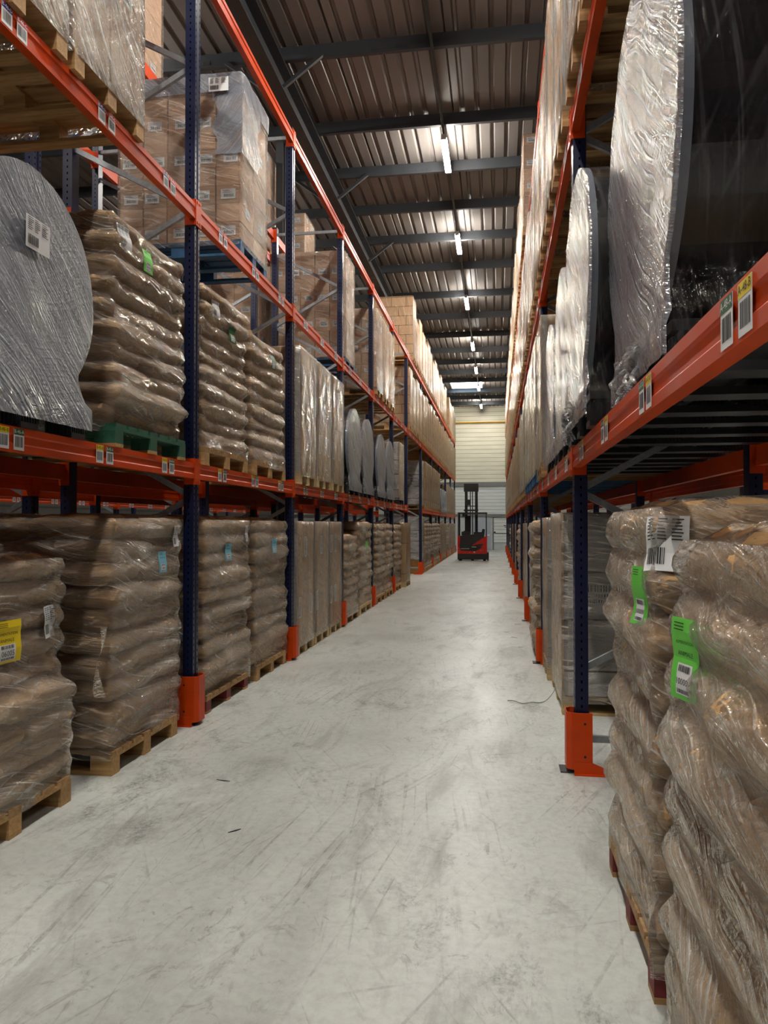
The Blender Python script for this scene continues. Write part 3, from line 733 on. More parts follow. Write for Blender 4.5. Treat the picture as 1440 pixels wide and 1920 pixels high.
def wrap_mesh(bv, hx, hy, z0, z1, mat, nu=84, nv=60, pad=0.007, rag=0.0, seed=0, top=True, name='stretch_wrap', bridge=0.3):
    """film pulled round what is inside: rays from outside find the surface, the film bridges the hollows"""
    per = []
    L = [2 * hx, 2 * hy, 2 * hx, 2 * hy]; tot = sum(L)
    for i in range(nu):
        t = i / nu * tot
        if t < L[0]: p = (-hx + t, -hy); nrm = (0, -1)
        elif t < L[0] + L[1]: p = (hx, -hy + t - L[0]); nrm = (1, 0)
        elif t < L[0] + L[1] + L[2]: p = (hx - (t - L[0] - L[1]), hy); nrm = (0, 1)
        else: p = (-hx, hy - (t - L[0] - L[1] - L[2])); nrm = (-1, 0)
        # directions lean outwards near the corners
        d = Vector((nrm[0] + 0.9 * (p[0] / hx) ** 7 * (1 if nrm[0] == 0 else 0), nrm[1] + 0.9 * (p[1] / hy) ** 7 * (1 if nrm[1] == 0 else 0), 0)).normalized()
        per.append((Vector((p[0], p[1], 0)), d, t))
    rows = []
    for r in range(nv + 1):
        z = z0 + (z1 - z0) * r / nv; row = []
        for p, d, t in per:
            if bv is None: row.append(0.0)
            else:
                o = p + d * 0.35; o.z = z
                h = bv.ray_cast(o, -d, 0.75)
                row.append((h[0] - Vector((p.x, p.y, z))).dot(d) if h[0] is not None else None)
        rows.append(row)
    if bv is not None:
        r0 = next(r for r in range(nv + 1) if z0 + (z1 - z0) * r / nv >= 0.04)
        for r in range(r0): rows[r] = list(rows[r0])
        for row in rows:
            m = [x for x in row if x is not None]; base = sum(m) / len(m) if m else -0.02
            for i, x in enumerate(row):
                if x is None: row[i] = min(base, -0.0) - 0.02
        # horizontal bridging: upper envelope then light blur; slight vertical blur
        for _ in range(2):
            rows = [[max(row[i], 0.5 * (row[i - 2] + row[(i + 2) % nu]), 0.5 * (row[i - 1] + row[(i + 1) % nu])) for i in range(nu)] for row in rows]
        rows = [[0.25 * row[i - 1] + 0.5 * row[i] + 0.25 * row[(i + 1) % nu] for i in range(nu)] for row in rows]
        raw = rows
        for k in (1, 2, 3):
            rr = rows; rows = [[max(rr[r][i], 0.5 * (rr[max(0, r - k)][i] + rr[min(nv, r + k)][i])) for i in range(nu)] for r in range(nv + 1)]
        rows = [[raw[r][i] + bridge * (rows[r][i] - raw[r][i]) for i in range(nu)] for r in range(nv + 1)]
        rr = rows
        rows = [[max(rr[r][i], 0.25 * rr[max(0, r - 1)][i] + 0.5 * rr[r][i] + 0.25 * rr[min(nv, r + 1)][i]) for i in range(nu)] for r in range(nv + 1)]
    pts, uvs = [], []
    so = Vector((seed * 3.7, seed * 1.3, 0))
    for r in range(nv + 1):
        z = z0 + (z1 - z0) * r / nv; pr, ur = [], []
        for i, (p, d, t) in enumerate(per):
            n = noise.noise(Vector((t * 6, z * 6, 0)) + so) * rag
            q = p + d * (rows[r][i] + pad + n); pr.append((q.x, q.y, z)); ur.append((t, z))
        pts.append(pr); uvs.append(ur)
    if top:
        last = pts[-1]
        for k, f in enumerate((0.94, 0.80, 0.55, 0.25, 0.02)):
            pr, ur = [], []
            for i, q in enumerate(last):
                x, y = q[0] * f, q[1] * f; z = z1
                if bv is not None:
                    h = bv.ray_cast(Vector((x, y, z1 + 0.4)), Vector((0, 0, -1)), 0.8)
                    z = (h[0].z if h[0] is not None else z1 - 0.03) + 0.012
                    if k == 0: z = 0.5 * (z + q[2])
                pr.append((x, y, z + noise.noise(Vector((x * 9, y * 9, 3)) + so) * 0.004)); ur.append((uvs[-1][i][0], z1 + (1 - f) * 0.5))
            pts.append(pr); uvs.append(ur)
    mb = MB(); mb.grid(pts, uvs, closed=True)
    return mb.mesh(name, mat, True), mb

def tag_on(o, mb, centre, nrm, w, h, base, title=(), number=None, bars=True, off=0.006, roll=0.0, name='load_tag', white=0.0, curl=0.03):
    """a printed tag laid on the film: its points are dropped on to the film surface"""
    bv = BVHTree.FromPolygons([Vector(v) for v in mb.v], mb.f)
    n = Vector(nrm).normalized(); up = Vector((0, 0, 1)); r = up.cross(n).normalized(); up = n.cross(r)
    if roll: 
        q = Matrix.Rotation(roll, 3, n); r = q @ r; up = q @ up
    c = Vector(centre)
    def P(u, v, e=0.0):
        p = c + r * u + up * v + n * 0.5
        hit = bv.ray_cast(p, -n, 1.2)
        b = hit[0] if hit[0] is not None else c + r * u + up * v
        return b + n * (off + e)
    N = 6; G = [[P(w * (i / N - 0.5), h * (j / N - 0.5)) for i in range(N + 1)] for j in range(N + 1)]
    # flatten the tag against bumps (stiff paper)
    av = sum((g - c).dot(n) for row in G for g in row) / (N + 1) ** 2
    G = [[g + n * ((av + off * 0.3 - (g - c).dot(n)) * 0.6 + 0.004) for g in row] for row in G]
    def S_(u, v, e):   # bilinear on the grid, u, v in 0..1
        a = min(N - 1e-6, max(0, u * N)); b = min(N - 1e-6, max(0, v * N)); i, j = int(a), int(b); fa, fb = a - i, b - j
        p = G[j][i] * (1 - fa) * (1 - fb) + G[j][i + 1] * fa * (1 - fb) + G[j + 1][i] * (1 - fa) * fb + G[j + 1][i + 1] * fa * fb
        return p + n * e
    m2 = MB(); m2.grid([[tuple(g) for g in row] for row in G], [[(0, 0)] * (N + 1)] * (N + 1))
    t = build(m2, name, base, o)
    def patch(u0, u1, v0, v1, e, mat, nm, nn=3, par=None):
        m3 = MB(); m3.grid([[tuple(S_(u0 + (u1 - u0) * i / nn, v0 + (v1 - v0) * j / nn, e)) for i in range(nn + 1)] for j in range(nn + 1)], [[(0, 0)] * (nn + 1)] * (nn + 1))
        return build(m3, nm, mat, t)
    def words_(s, u, v, size, e=0.002):
        me = text_mesh(s, size, 'ink').copy()
        for q in me.vertices:
            q.co = S_(u + q.co.x / w, v + q.co.y / h, e)
        put('lettering', me, t)
    rnd = random.Random(len(title) + int(w * 1000) + 5)
    for k, (s, v, sz) in enumerate(title): words_(s, 0.5, v, sz)
    if base != 'white': patch(0.22, 0.78, 0.06, 0.44, 0.0012, 'white', 'address_slip')
    m4 = MB()
    def bars_(u0, u1, v0, v1):
        u = u0
        while u < u1:
            tk = rnd.choice((0.012, 0.02, 0.03)); b = len(m4.v)
            m4.v += [tuple(S_(*q, 0.0028)) for q in ((u, v0), (min(u + tk, u1), v0), (min(u + tk, u1), v1), (u, v1))]; m4.face([b, b + 1, b + 2, b + 3]); u += tk + rnd.choice((0.012, 0.02))
    if base == 'white':
        bars_(0.08, 0.5, 0.12, 0.42)
        for k in range(7):
            v = 0.92 - k * 0.06
            for u0, u1 in ((0.07, 0.3), (0.34, 0.56), (0.64, 0.92)):
                u1 -= rnd.random() * 0.1; b = len(m4.v); m4.v += [tuple(S_(*q, 0.0028)) for q in ((u0, v), (u1, v), (u1, v + 0.022), (u0, v + 0.022))]; m4.face([b, b + 1, b + 2, b + 3])
    else:
        bars_(0.27, 0.73, 0.34, 0.42); bars_(0.27, 0.73, 0.08, 0.13)
        for k in range(3):
            v = 0.93 - k * 0.04; b = len(m4.v); m4.v += [tuple(S_(*q, 0.0028)) for q in ((0.12, v), (0.5, v), (0.5, v + 0.012), (0.12, v + 0.012))]; m4.face([b, b + 1, b + 2, b + 3])
    build(m4, 'bar_code', 'ink', t)
    if number: words_(number, 0.5, 0.22, w * 0.19, 0.003)
    return t

def sack_load(x, y, z, a, wx, wy, layers, hl, label, seed, rec=None, detail=True, style='flat', film_mat='film', cat='sack stack', shifts=None, bridge=0.35):
    """wrapped stack of paper sacks; local +x*a is the aisle side, local -y faces the camera"""
    rnd = random.Random(seed)
    o = empty('sack_stack', (x, y, z), label, cat)
    V, F = [], []
    lx, ly = wx - 0.06, wy - 0.06
    for k in range(layers):
        zc = hl * (k + 0.5)
        flip = (k % 2 == 0)
        sx = (shifts[k] if shifts and k < len(shifts) else rnd.uniform(-0.035, 0.025)) * a; sy = rnd.uniform(-0.022, 0.022)
        spots = []
        if style == 'ends':        # sack ends towards the aisle
            n = 3 if flip else 2
            for j in range(n):
                w_ = ly / n; spots.append((a * (lx / 4), -ly / 2 + w_ * (j + 0.5), lx / 2, w_, j > 0 or True))
            spots.append((-a * lx / 4, -ly / 2 + ly / 4, lx / 2, ly / 2, True))
            if k == layers - 1: spots.append((-a * lx / 4, ly / 4, lx / 2, ly / 2, True))
        else:
            near_y, far_y = (0.6, 0.4) if flip else (0.4, 0.6)
            nn, nf = (3, 2) if flip else (2, 3)
            for j in range(nn):
                w_ = lx / nn; spots.append((a * (lx / 2 - w_ * (j + 0.5)), -ly / 2 + ly * near_y / 2, w_, ly * near_y, True))
            for j in range(nf if k == layers - 1 else 1):
                w_ = lx / nf; spots.append((a * (lx / 2 - w_ * (j + 0.5)), ly / 2 - ly * far_y / 2, w_, ly * far_y, True))
        for (px, py, dx, dy, _) in spots:
            m = rnd.randrange(5)
            jx, jy = rnd.uniform(-0.02, 0.02), rnd.uniform(-0.016, 0.016)
            sc = (dx * 1.05, dy * 1.05, hl * rnd.uniform(1.03, 1.16)); rz = rnd.uniform(-0.06, 0.06)
            flipx = rnd.choice((0, math.pi))
            tilt = rnd.uniform(-0.04, 0.05)
            zz = zc + (rnd.uniform(-0.004, 0.004))
            ob = put('sack', SACKS[m], o, (px + sx + jx, py + sy + jy, zz), (0, tilt, rz + flipx), sc)
            if detail:
                mt = Matrix.Translation((px + sx + jx, py + sy + jy, zz)) @ Matrix.Rotation(rz + flipx, 4, 'Z') @ Matrix.Rotation(tilt, 4, 'Y') @ Matrix.Diagonal((*sc, 1))
                b = len(V); V += [mt @ v for v in SACKV[m][0]]; F += [tuple(b + i for i in f) for f in SACKV[m][1]]
    bv = BVHTree.FromPolygons(V, F) if V else None
    H = hl * layers
    me, mb = wrap_mesh(bv, wx / 2, wy / 2, -0.05, H - 0.02, film_mat, nu=96, nv=max(30, int(layers * 7)), pad=0.008, seed=seed, rag=0.006, bridge=bridge)
    put('stretch_wrap', me, o)
    return o, mb, H

# ------------------------------------------------------------------ cartons
_cm = {}
def carton_mesh(dx, dy, dz, mat, a):
    key = (round(dx, 3), round(dy, 3), round(dz, 3), mat, a)
    if key not in _cm:
        e = 0.004; hx, hy = dx / 2 - 0.0035, dy / 2 - 0.0035; m = MB()
        ch = [(-hx + e, -hy), (hx - e, -hy), (hx, -hy + e), (hx, hy - e), (hx - e, hy), (-hx + e, hy), (-hx, hy - e), (-hx, -hy + e)]
        m.prism(ch, 'z', -dz / 2 + 0.0015, dz / 2 - 0.0015)
        _cm[key] = m.mesh('carton', mat)
    return _cm[key]
def ship_label(w, h, face, a, kind):
    key = ('sl', w, h, face, a, kind)
    if key in _cm: return _cm[key]
    mb = MB(); rnd = random.Random(5)
    def q(u0, u1, v0, v1, e, mi):
        b = len(mb.v)
        if face == 'n': mb.v += [(u0, -e, v0), (u1, -e, v0), (u1, -e, v1), (u0, -e, v1)]
        else: mb.v += [(a * e, u0 * a, v0), (a * e, u1 * a, v0), (a * e, u1 * a, v1), (a * e, u0 * a, v1)]
        mb.face([b, b + 1, b + 2, b + 3], mi)
    q(-w / 2, w / 2, -h / 2, h / 2, 0.0015, 0)
    if kind == 'tall':
        v = -h * 0.42
        while v < h * 0.42:
            t = rnd.choice((0.004, 0.007, 0.01)); q(-w * 0.3, w * 0.25, v, v + t, 0.0025, 1); v += t + 0.006
    else:
        u = -w * 0.3
        while u < w * 0.34:
            t = rnd.choice((0.003, 0.005)); q(u, u + t, -h * 0.3, h * 0.02, 0.0025, 1); u += t + 0.004
        for k in range(3): q(-w * 0.4, w * (0.0 + 0.12 * k), h * (0.38 - 0.12 * k), h * (0.42 - 0.12 * k), 0.0025, 1)
    _cm[key] = mb.mesh('shipping_label', ['white', 'ink']); return _cm[key]

def carton_load(x, y, z, a, wx, wy, H, label, seed, nx=3, ny=2, nz=8, mat='carton', film_mat='film_box', labels=True, tall=False, cap=False, cat='carton stack', far_mat=None, protectors=False):
    rnd = random.Random(seed)
    o = empty('carton_stack', (x, y, z), label, cat)
    lx, ly = wx - 0.02, wy - 0.02
    if far_mat:
        build(MB().box(-lx / 2, lx / 2, -ly / 2, ly / 2, 0, H), 'carton_block', far_mat, o)
    else:
        dx, dy, dz = lx / nx, ly / ny, H / nz
        cme = carton_mesh(dx, dy, dz, mat, a)
        for k in range(nz):
            for i in range(nx):
                for j in range(ny):
                    front = (i == (nx - 1 if a > 0 else 0))
                    near = (j == 0)
                    if not (front or near or k == nz - 1): continue
                    c = put('carton', cme, o, (-lx / 2 + dx * (i + 0.5) + (rnd.uniform(-0.004, 0.004)), -ly / 2 + dy * (j + 0.5), dz * (k + 0.5)))
                    if labels and near and (tall or k % 2 == seed % 2) and (not tall or rnd.random() < 0.4):
                        put('shipping_label', ship_label(0.07 if tall else 0.14, 0.2 if tall else 0.09, 'n', a, 'tall' if tall else 'b'), c, (rnd.uniform(-0.03, 0.03) if not tall else 0, -dy / 2, 0.0 if not tall else -0.1))
                    if labels and front and ((tall and rnd.random() < 0.5) or (not tall and k % 4 == 1)):
                        put('shipping_label', ship_label(0.11 if tall else 0.12, 0.24 if tall else 0.09, 'f', a, 'tall' if tall else 'b'), c, (a * dx / 2, 0, 0.05))
    if protectors:
        for yy in (-ly / 2, ly / 2):
            build(MB().box(*sorted((a * (lx / 2 - 0.05), a * (lx / 2 + 0.006))), yy - 0.004, yy + 0.004, 0, H), 'corner_board', 'pale', o)
    me, mb = wrap_mesh(None, wx / 2, wy / 2, -0.05, H + 0.004, film_mat, nu=64 if not far_mat else 44, nv=24 if not far_mat else 14, pad=0.006, rag=0.006 if not far_mat else 0.014, seed=seed)
    put('stretch_wrap', me, o)
    if cap:     # loose sheet folded over the top
        cme_, cmb = wrap_mesh(None, wx / 2 + 0.004, wy / 2 + 0.004, H - 0.16, H + 0.012, 'film_milk', nu=64, nv=8, pad=0.012, rag=0.012, seed=seed + 3, name='top_sheet')
        put('top_sheet', cme_, o)
        m5 = MB(); pts, uvs = [], []
        for r in range(13):
            zz = H - 0.12 - r * 0.052; wob = 0.03 * math.sin(r * 1.1)
            pts.append([(a * (wx / 2) * 1.0 - a * u * (0.24 + wob) if False else a * (wx / 2 + 0.018) - a * u * (0.26 + wob), -wy / 2 - 0.016 + 0.006 * math.sin(r * 2 + u * 9), zz) for u in (0, 0.25, 0.5, 0.75, 1)]); uvs.append([(u * 0.3, zz) for u in (0, 0.25, 0.5, 0.75, 1)])
        m5.grid(pts, uvs); build(m5, 'loose_film_flap', 'film_milk', o, smooth=True)
        m6 = MB(); pts, uvs = [], []
        for r in range(13):
            zz = H - 0.12 - r * 0.052; wob = 0.05 * math.sin(r * 0.9)
            pts.append([(a * (wx / 2 + 0.018 + 0.005 * math.sin(r * 2 + u * 8)), -wy / 2 - 0.014 + u * (0.5 + wob), zz) for u in (0, 0.25, 0.5, 0.75, 1)]); uvs.append([(u * 0.5, zz) for u in (0, 0.25, 0.5, 0.75, 1)])
        m6.grid(pts, uvs); build(m6, 'loose_film_flap', 'film_milk', o, smooth=True)
    return o, mb, H

# ------------------------------------------------------------------ reels on plastic pallets
def reel_load(x, y, z, a, r, wx, wy, label, seed, side_clear=True, ragged=False, pal_h=0.16):
    """drum with its flat side to the aisle; film over the face flares down over the pallet"""
    o = empty('wrapped_reel', (x, y, z), label, 'wrapped reel')
    zc = r + 0.01; fx = a * wx / 2
    def disc(x0, x1, rr, name, mat, n=48):
        build(MB().cyl((0, zc), rr, min(x0, x1), max(x0, x1), 'x', n), name, mat, o, smooth=False)
    disc(fx, fx - a * 0.03, r, 'flange', 'flange'); disc(fx - a * 0.03, fx - a * (wx - 0.03), r * 0.93, 'winding', 'drum', 56)
    disc(fx - a * (wx - 0.03), fx - a * wx, r, 'flange', 'flange')
    # film over the aisle face
    rows, cols = 44, 25; so = Vector((seed * 5.1, seed * 2.7, 0)); bot = -pal_h + 0.05
    def half(zz):
        h = zz - zc
        circ = math.sqrt(max(0, r * r - h * h)) if abs(h) < r else 0
        if zz < zc:
            t = max(0.0, min(1.0, (zc - zz) / (zc - 0.02)))
            neck = 0.70 * r
            flare = wy / 2 * (1 if zz < 0.03 else (neck + (wy / 2 - neck) * (1 - min(1, zz / (0.42 * r))) ** 2.2) / (wy / 2))
            if zz < 0.42 * r: return max(circ, flare)
            return max(circ, neck) if zz < 0.6 * r else circ
        return circ
    for rp, (nm, mt) in enumerate((('face_film', 'film_milk'), ('side_film', 'film_clear'))):
        mb = MB(); pts, uvs = [], []
        for i in range(rows + 1):
            f = i / rows; zz = bot + (zc + r + 0.004 - bot) * (1 - (1 - f) ** 1.35)
            w = half(min(zz, zc + r - 0.002)) + 0.008
            pr, ur = [], []
            if rp == 0:
                for j in range(cols):
                    s_ = 2 * j / (cols - 1) - 1; yy = math.sin(s_ * math.pi / 2) * w
                    bulge = 0.014 + 0.006 * noise.noise(Vector((yy * 5, zz * 5, 0)) + so) + 0.05 * max(0, 0.25 - abs(zz - 0.05)) * (1 - s_ * s_)
                    if zz < 0.02: bulge = 0.03 + 0.004 * math.sin(yy * 30)
                    edge = 0.014 * max(0, abs(s_) - 0.96) / 0.04
                    pr.append((fx + a * (bulge - edge), yy, zz)); ur.append((yy * a, zz))
                pts.append(pr); uvs.append(ur)
            else:
                for sg in (-1, 1):
                    pass
                n2 = 10
                for j in range(n2 + 1):
                    t = j / n2; pr.append((fx + a * 0.012 - a * t * (wx * 0.92), -w * (1 - 0.03 * math.sin(t * 3.1)) - 0.004 * noise.noise(Vector((t * 7, zz * 7, 0)) + so), zz)); ur.append((t * wx, zz))
                pts.append(pr); uvs.append(ur)
        mb.grid(pts, uvs); build(mb, nm, mt, o, smooth=True)
        if rp == 0: face = mb
        else:
            m2 = MB(); m2.grid([[(p[0], -p[1], p[2]) for p in row] for row in pts], uvs); build(m2, nm, mt, o, smooth=True)
    if ragged:      # torn film hanging at the foot
        rnd = random.Random(seed); m7 = MB()
        for k in range(9):
            y0 = rnd.uniform(-0.15, 0.42); pts, uvs = [], []; x0 = fx + a * 0.035; dz = rnd.uniform(0.10, 0.22); dy = rnd.uniform(-0.08, 0.08)
            for i in range(9):
                t = i / 8; c_ = Vector((x0 + a * 0.02 * math.sin(t * 9 + k), y0 + dy * t + 0.02 * math.sin(t * 11 + k), 0.02 - dz * t)); w_ = 0.035 * (1 - t) + 0.006
                pts.append([(c_.x, c_.y - w_, c_.z), (c_.x + a * 0.012, c_.y, c_.z), (c_.x, c_.y + w_, c_.z)]); uvs.append([(0, t), (0.03, t), (0.06, t)])
            m7.grid(pts, uvs)
        build(m7, 'torn_film', 'film_milk', o, smooth=True)
    return o, face

def foil_load(x, y, z, a, wx, wy, H, label, board=True, tiers=1):
    o = empty('foil_block', (x, y, z), label, 'wrapped block')
    h = H / tiers
    for k in range(tiers):
        m = MB(); e = 0.03; hx, hy = wx / 2 - 0.02, wy / 2 - 0.02
        m.prism([(-hx + e, -hy), (hx - e, -hy), (hx, -hy + e), (hx, hy - e), (hx - e, hy), (-hx + e, hy), (-hx, hy - e), (-hx, -hy + e)], 'z', h * k + 0.004, h * (k + 1) - 0.004)
        build(m, 'sheet_bundle', 'foil', o)
        for q in (0.14, 0.42, 0.68):
            zz = h * (k + q); build(MB().box(-hx - 0.003, hx + 0.003, -hy - 0.003, hy + 0.003, zz - 0.008, zz + 0.008), 'strap', 'strap_dark', o)
    if board: build(MB().box(*sorted((a * (wx / 2 - 0.016), a * (wx / 2))), -wy / 2 + 0.02, wy / 2 - 0.02, 0, H), 'side_board', 'carton_grey', o)
    me, mb = wrap_mesh(None, wx / 2, wy / 2, -0.05, H + 0.01, 'film', nu=64, nv=24, pad=0.008, rag=0.01, seed=4)
    put('stretch_wrap', me, o)
    lm = MB(); rnd = random.Random(3); yy = -wy / 2 - 0.003
    x0 = a * (wx / 2 - 0.42); lm.box(x0 - 0.32, x0 + 0.32, yy - 0.002, yy, H * 0.46, H * 0.62, 0)
    for (v0, v1) in ((0.575, 0.61), (0.545, 0.562), (0.515, 0.532)):
        u = x0 - 0.28
        while u < x0 + 0.27:
            t = rnd.choice((0.004, 0.008, 0.012)); lm.box(u, u + t, yy - 0.003, yy - 0.002, H * v0, H * v1, 1); u += t + rnd.choice((0.006, 0.01))
    build(lm, 'address_label', ['white', 'ink'], o)
    return o, mb

# ------------------------------------------------------------------ loads
LEVN = {0: 'on the floor', 1: 'on first beams', 2: 'on second beams', 3: 'on top beams'}
POS = {1: ['only one'], 2: ['nearer', 'farther'], 3: ['nearest', 'middle', 'farthest'], 4: ['first', 'second', 'third', 'fourth'], 5: ['first', 'second', 'third', 'fourth', 'fifth']}
_far = {}
def where(side, lev, bay, pos): return '%s, %s of %s %s bay' % (LEVN[lev], pos, ORD[bay], side)
def zlev(side, lev): return 0.0 if lev == 0 else (LZ if side == 'left' else RZ)[lev - 1]
def load(side, lev, bay, pos, kind, y0, y1, H=1.45, over=0.06, pal='wood', seed=None, depth=1.2, desc=None, **kw):
    a = 1 if side == 'left' else -1; xf = (XL if side == 'left' else XR)
    xf = xf + a * (over - 0.04)
    z = zlev(side, lev); yc = (y0 + y1) / 2; wy = y1 - y0; xc = xf - a * depth / 2
    far = y0 > 14.2
    w = where(side, lev, bay, pos)
    P, ph = pallet(xc, yc, z, depth, min(wy, kw.pop('pw', wy) ), pal, '%s %s' % (WORDS[pal] + ' with load', w), None, not far)
    z += ph + 0.001
    if kind == 'sack' and lev == 0: xc += a * (0.015 if a > 0 else 0.03)
    seed = seed if seed is not None else int(abs(y0 * 17 + lev * 5 + (3 if a > 0 else 0)))
    if kind == 'sack':
        d = desc or 'film-wrapped brown paper sacks'
        if far:
            key = ('sack', a, kw.get('layers', 10))
            if key in _far: r = dup(_far[key], (xc, yc, z), '%s %s' % (d, w)), None, H; r[0].scale = (depth / 1.2, wy / 1.05, H / 1.42); return r
            r = sack_load(xc, yc, z, a, 1.2, 1.05, kw.get('layers', 10), 1.42 / kw.get('layers', 10), '%s %s' % (d, w), 7); _far[key] = r[0]; r[0].scale = (1, wy / 1.05, H / 1.42); return r
        n = kw.get('layers', 10)
        return sack_load(xc, yc, z, a, depth, wy, n, H / n, '%s %s' % (d, w), seed, style=kw.get('style', 'flat'), shifts=kw.get('shifts'), bridge=0.5 if lev == 0 and a > 0 else 0.3 if lev == 0 else 0.18)
    if kind == 'box':
        d = desc or 'film-wrapped labelled cartons'
        if far: return far_block(xc, yc, z, a, depth, wy, H, '%s %s' % (d, w), 'cartons_far', 'film_far', seed)
        return carton_load(xc, yc, z, a, depth, wy, H, '%s %s' % (d, w), seed, nx=kw.get('nx', 4), ny=2, nz=kw.get('nz', 8), cap=kw.get('cap', False), film_mat=kw.get('film', 'film_box'))
    if kind == 'tall':
        d = desc or 'tall film-wrapped kraft cartons'
        if far: return far_block(xc, yc, z, a, depth, wy, H, '%s %s' % (d, w), 'tall_far', 'film_far', seed)
        return carton_load(xc, yc, z, a, depth, wy, H, '%s %s' % (d, w), seed, nx=5, ny=3, nz=2, mat='carton_grey', film_mat=kw.get('film', 'film_box'), tall=True, protectors=True)
    if kind == 'reel':
        d = desc or 'big film-wrapped reel'
        r_ = kw.get('r', 0.56)
        if far:
            key = ('reel', a, r_)
            if key in _far: return dup(_far[key], (xc, yc, z), '%s %s' % (d, w)), None
            q = reel_load(xc, yc, z, a, r_, depth, wy, '%s %s' % (d, w), 3); _far[key] = q[0]; return q
        return reel_load(xc, yc, z, a, r_, depth, wy, '%s %s' % (d, w), seed, ragged=kw.get('ragged', False))
    if kind == 'foil':
        d = desc or 'silver film-wrapped sheet block'
        return foil_load(xc, yc, z, a, depth, wy, H, '%s %s' % (d, w))
def far_block(x, y, z, a, wx, wy, H, label, mat, fm, seed):
    key = (round(wx, 2), round(wy, 2), mat)
    if key in _far:
        r = dup(_far[key][0], (x, y, z), label); r.scale = (1, 1, H / _far[key][1]); return r, None, H
    r = carton_load(x, y, z, a, wx, wy, H, label, seed, far_mat=mat, film_mat=fm); _far[key] = (r[0], H); return r

TITLE = (('ALIMENTATION', 0.68, 0.019), ('ANIMALE', 0.53, 0.022))
# --- left, floor
o, mb, _ = load('left', 0, 0, 'nearest', 'sack', 2.92, 3.93, 1.22, over=0.0, pw=0.98, layers=9, seed=21, shifts=[0.0, 0.01, 0.02, 0.05, -0.08, -0.07, -0.06, -0.08, -0.06], desc='slumped wrapped brown sacks with yellow tag')
tag_on(o, mb, (0.62, 0.02, 0.80), (1, -0.1, 0), 0.20, 0.21, 'yellow', (('ALIMENTATION', 0.68, 0.021), ('ANIMALE', 0.53, 0.024)), '06005')
tag_on(o, mb, (0.60, 0.43, 0.86), (0.8, 0.6, 0), 0.14, 0.17, 'white')
o, mb, _ = load('left', 0, 0, 'farther', 'sack', 4.28, 5.32, 1.44, over=0.02, pw=0.95, layers=10, seed=5, desc='wrapped brown sacks with blue tag')
tag_on(o, mb, (0.62, 0.22, 1.12), (1, 0, 0), 0.13, 0.15, 'blue_tag', (('ALIMENTATION', 0.7, 0.012),), '1488')
tag_on(o, mb, (0.60, 0.44, 1.30), (1, 0.3, 0.1), 0.12, 0.15, 'white')
o, mb, _ = load('left', 0, 1, 'nearer', 'sack', 5.78, 6.92, 1.44, over=0.02, pw=1.02, layers=10, seed=8, pal='redend', desc='wrapped brown sacks with blue tag')
tag_on(o, mb, (0.62, 0.02, 1.14), (1, -0.1, 0), 0.13, 0.15, 'blue_tag', (('ALIMENTATION', 0.7, 0.012),), '1488')
tag_on(o, mb, (0.60, 0.50, 1.30), (1, 0.3, 0), 0.12, 0.15, 'white')
o, mb, _ = load('left', 0, 1, 'farther', 'sack', 7.08, 8.2, 1.44, over=0.02, pw=1.02, layers=10, seed=12, desc='wrapped brown sacks with blue tag')
tag_on(o, mb, (0.62, 0.05, 1.16), (1, -0.1, 0), 0.13, 0.15, 'blue_tag', (('ALIMENTATION', 0.7, 0.012),), '1488')
for j, y in enumerate((8.53, 9.38, 10.23)): load('left', 0, 2, POS[3][j], 'tall', y, y + 0.8, 1.42, over=0.05, pal='pale')
load('left', 0, 3, 'nearer', 'sack', 11.32, 12.35, 1.22, layers=9)
o, mb, _ = load('left', 0, 3, 'farther', 'sack', 12.5, 13.7, 1.42, pal='pale', desc='wrapped brown sacks with green tag')
tag_on(o, mb, (0.62, 0.1, 1.0), (1, -0.2, 0), 0.13, 0.17, 'lime', (), '100009')
load('left', 0, 4, 'nearer', 'sack', 14.3, 15.35, 1.4); load('left', 0, 4, 'farther', 'sack', 15.5, 16.5, 1.4)
load('left', 0, 5, 'nearer', 'sack', 16.95, 18.0, 1.38); load('left', 0, 5, 'farther', 'tall', 18.3, 19.2, 1.42, pal='pale', over=0.14)
cr = empty('timber_crate', (XL - 0.62, 23.75, 0), 'low brown timber crate on the floor under the grey block', 'crate')
build(MB().box(-0.6, 0.6, -0.42, 0.42, 0.0, 0.22), 'lower_box', 'wood_brown', cr); build(MB().box(-0.59, 0.59, -0.41, 0.41, 0.225, 0.45), 'upper_box', 'wood_brown', cr)
foil_load(XL - 0.62, 23.75, 0.46, 1, 1.2, 0.82, 1.3, 'grey wrapped sheet block stacked on the brown timber crate', False)
for b in range(7, 12):
    p0 = LP[b + 1] + 0.2 if b > 6 else 0
    for j in range(4):
        if b == 7 and j == 0: continue
        k = 'sack' if (b in (7, 8)) or (b == 10 and j < 2) else 'tall'
        load('left', 0, b, POS[4][j], k, p0 + 0.88 * j, p0 + 0.88 * j + 0.8, 1.42)
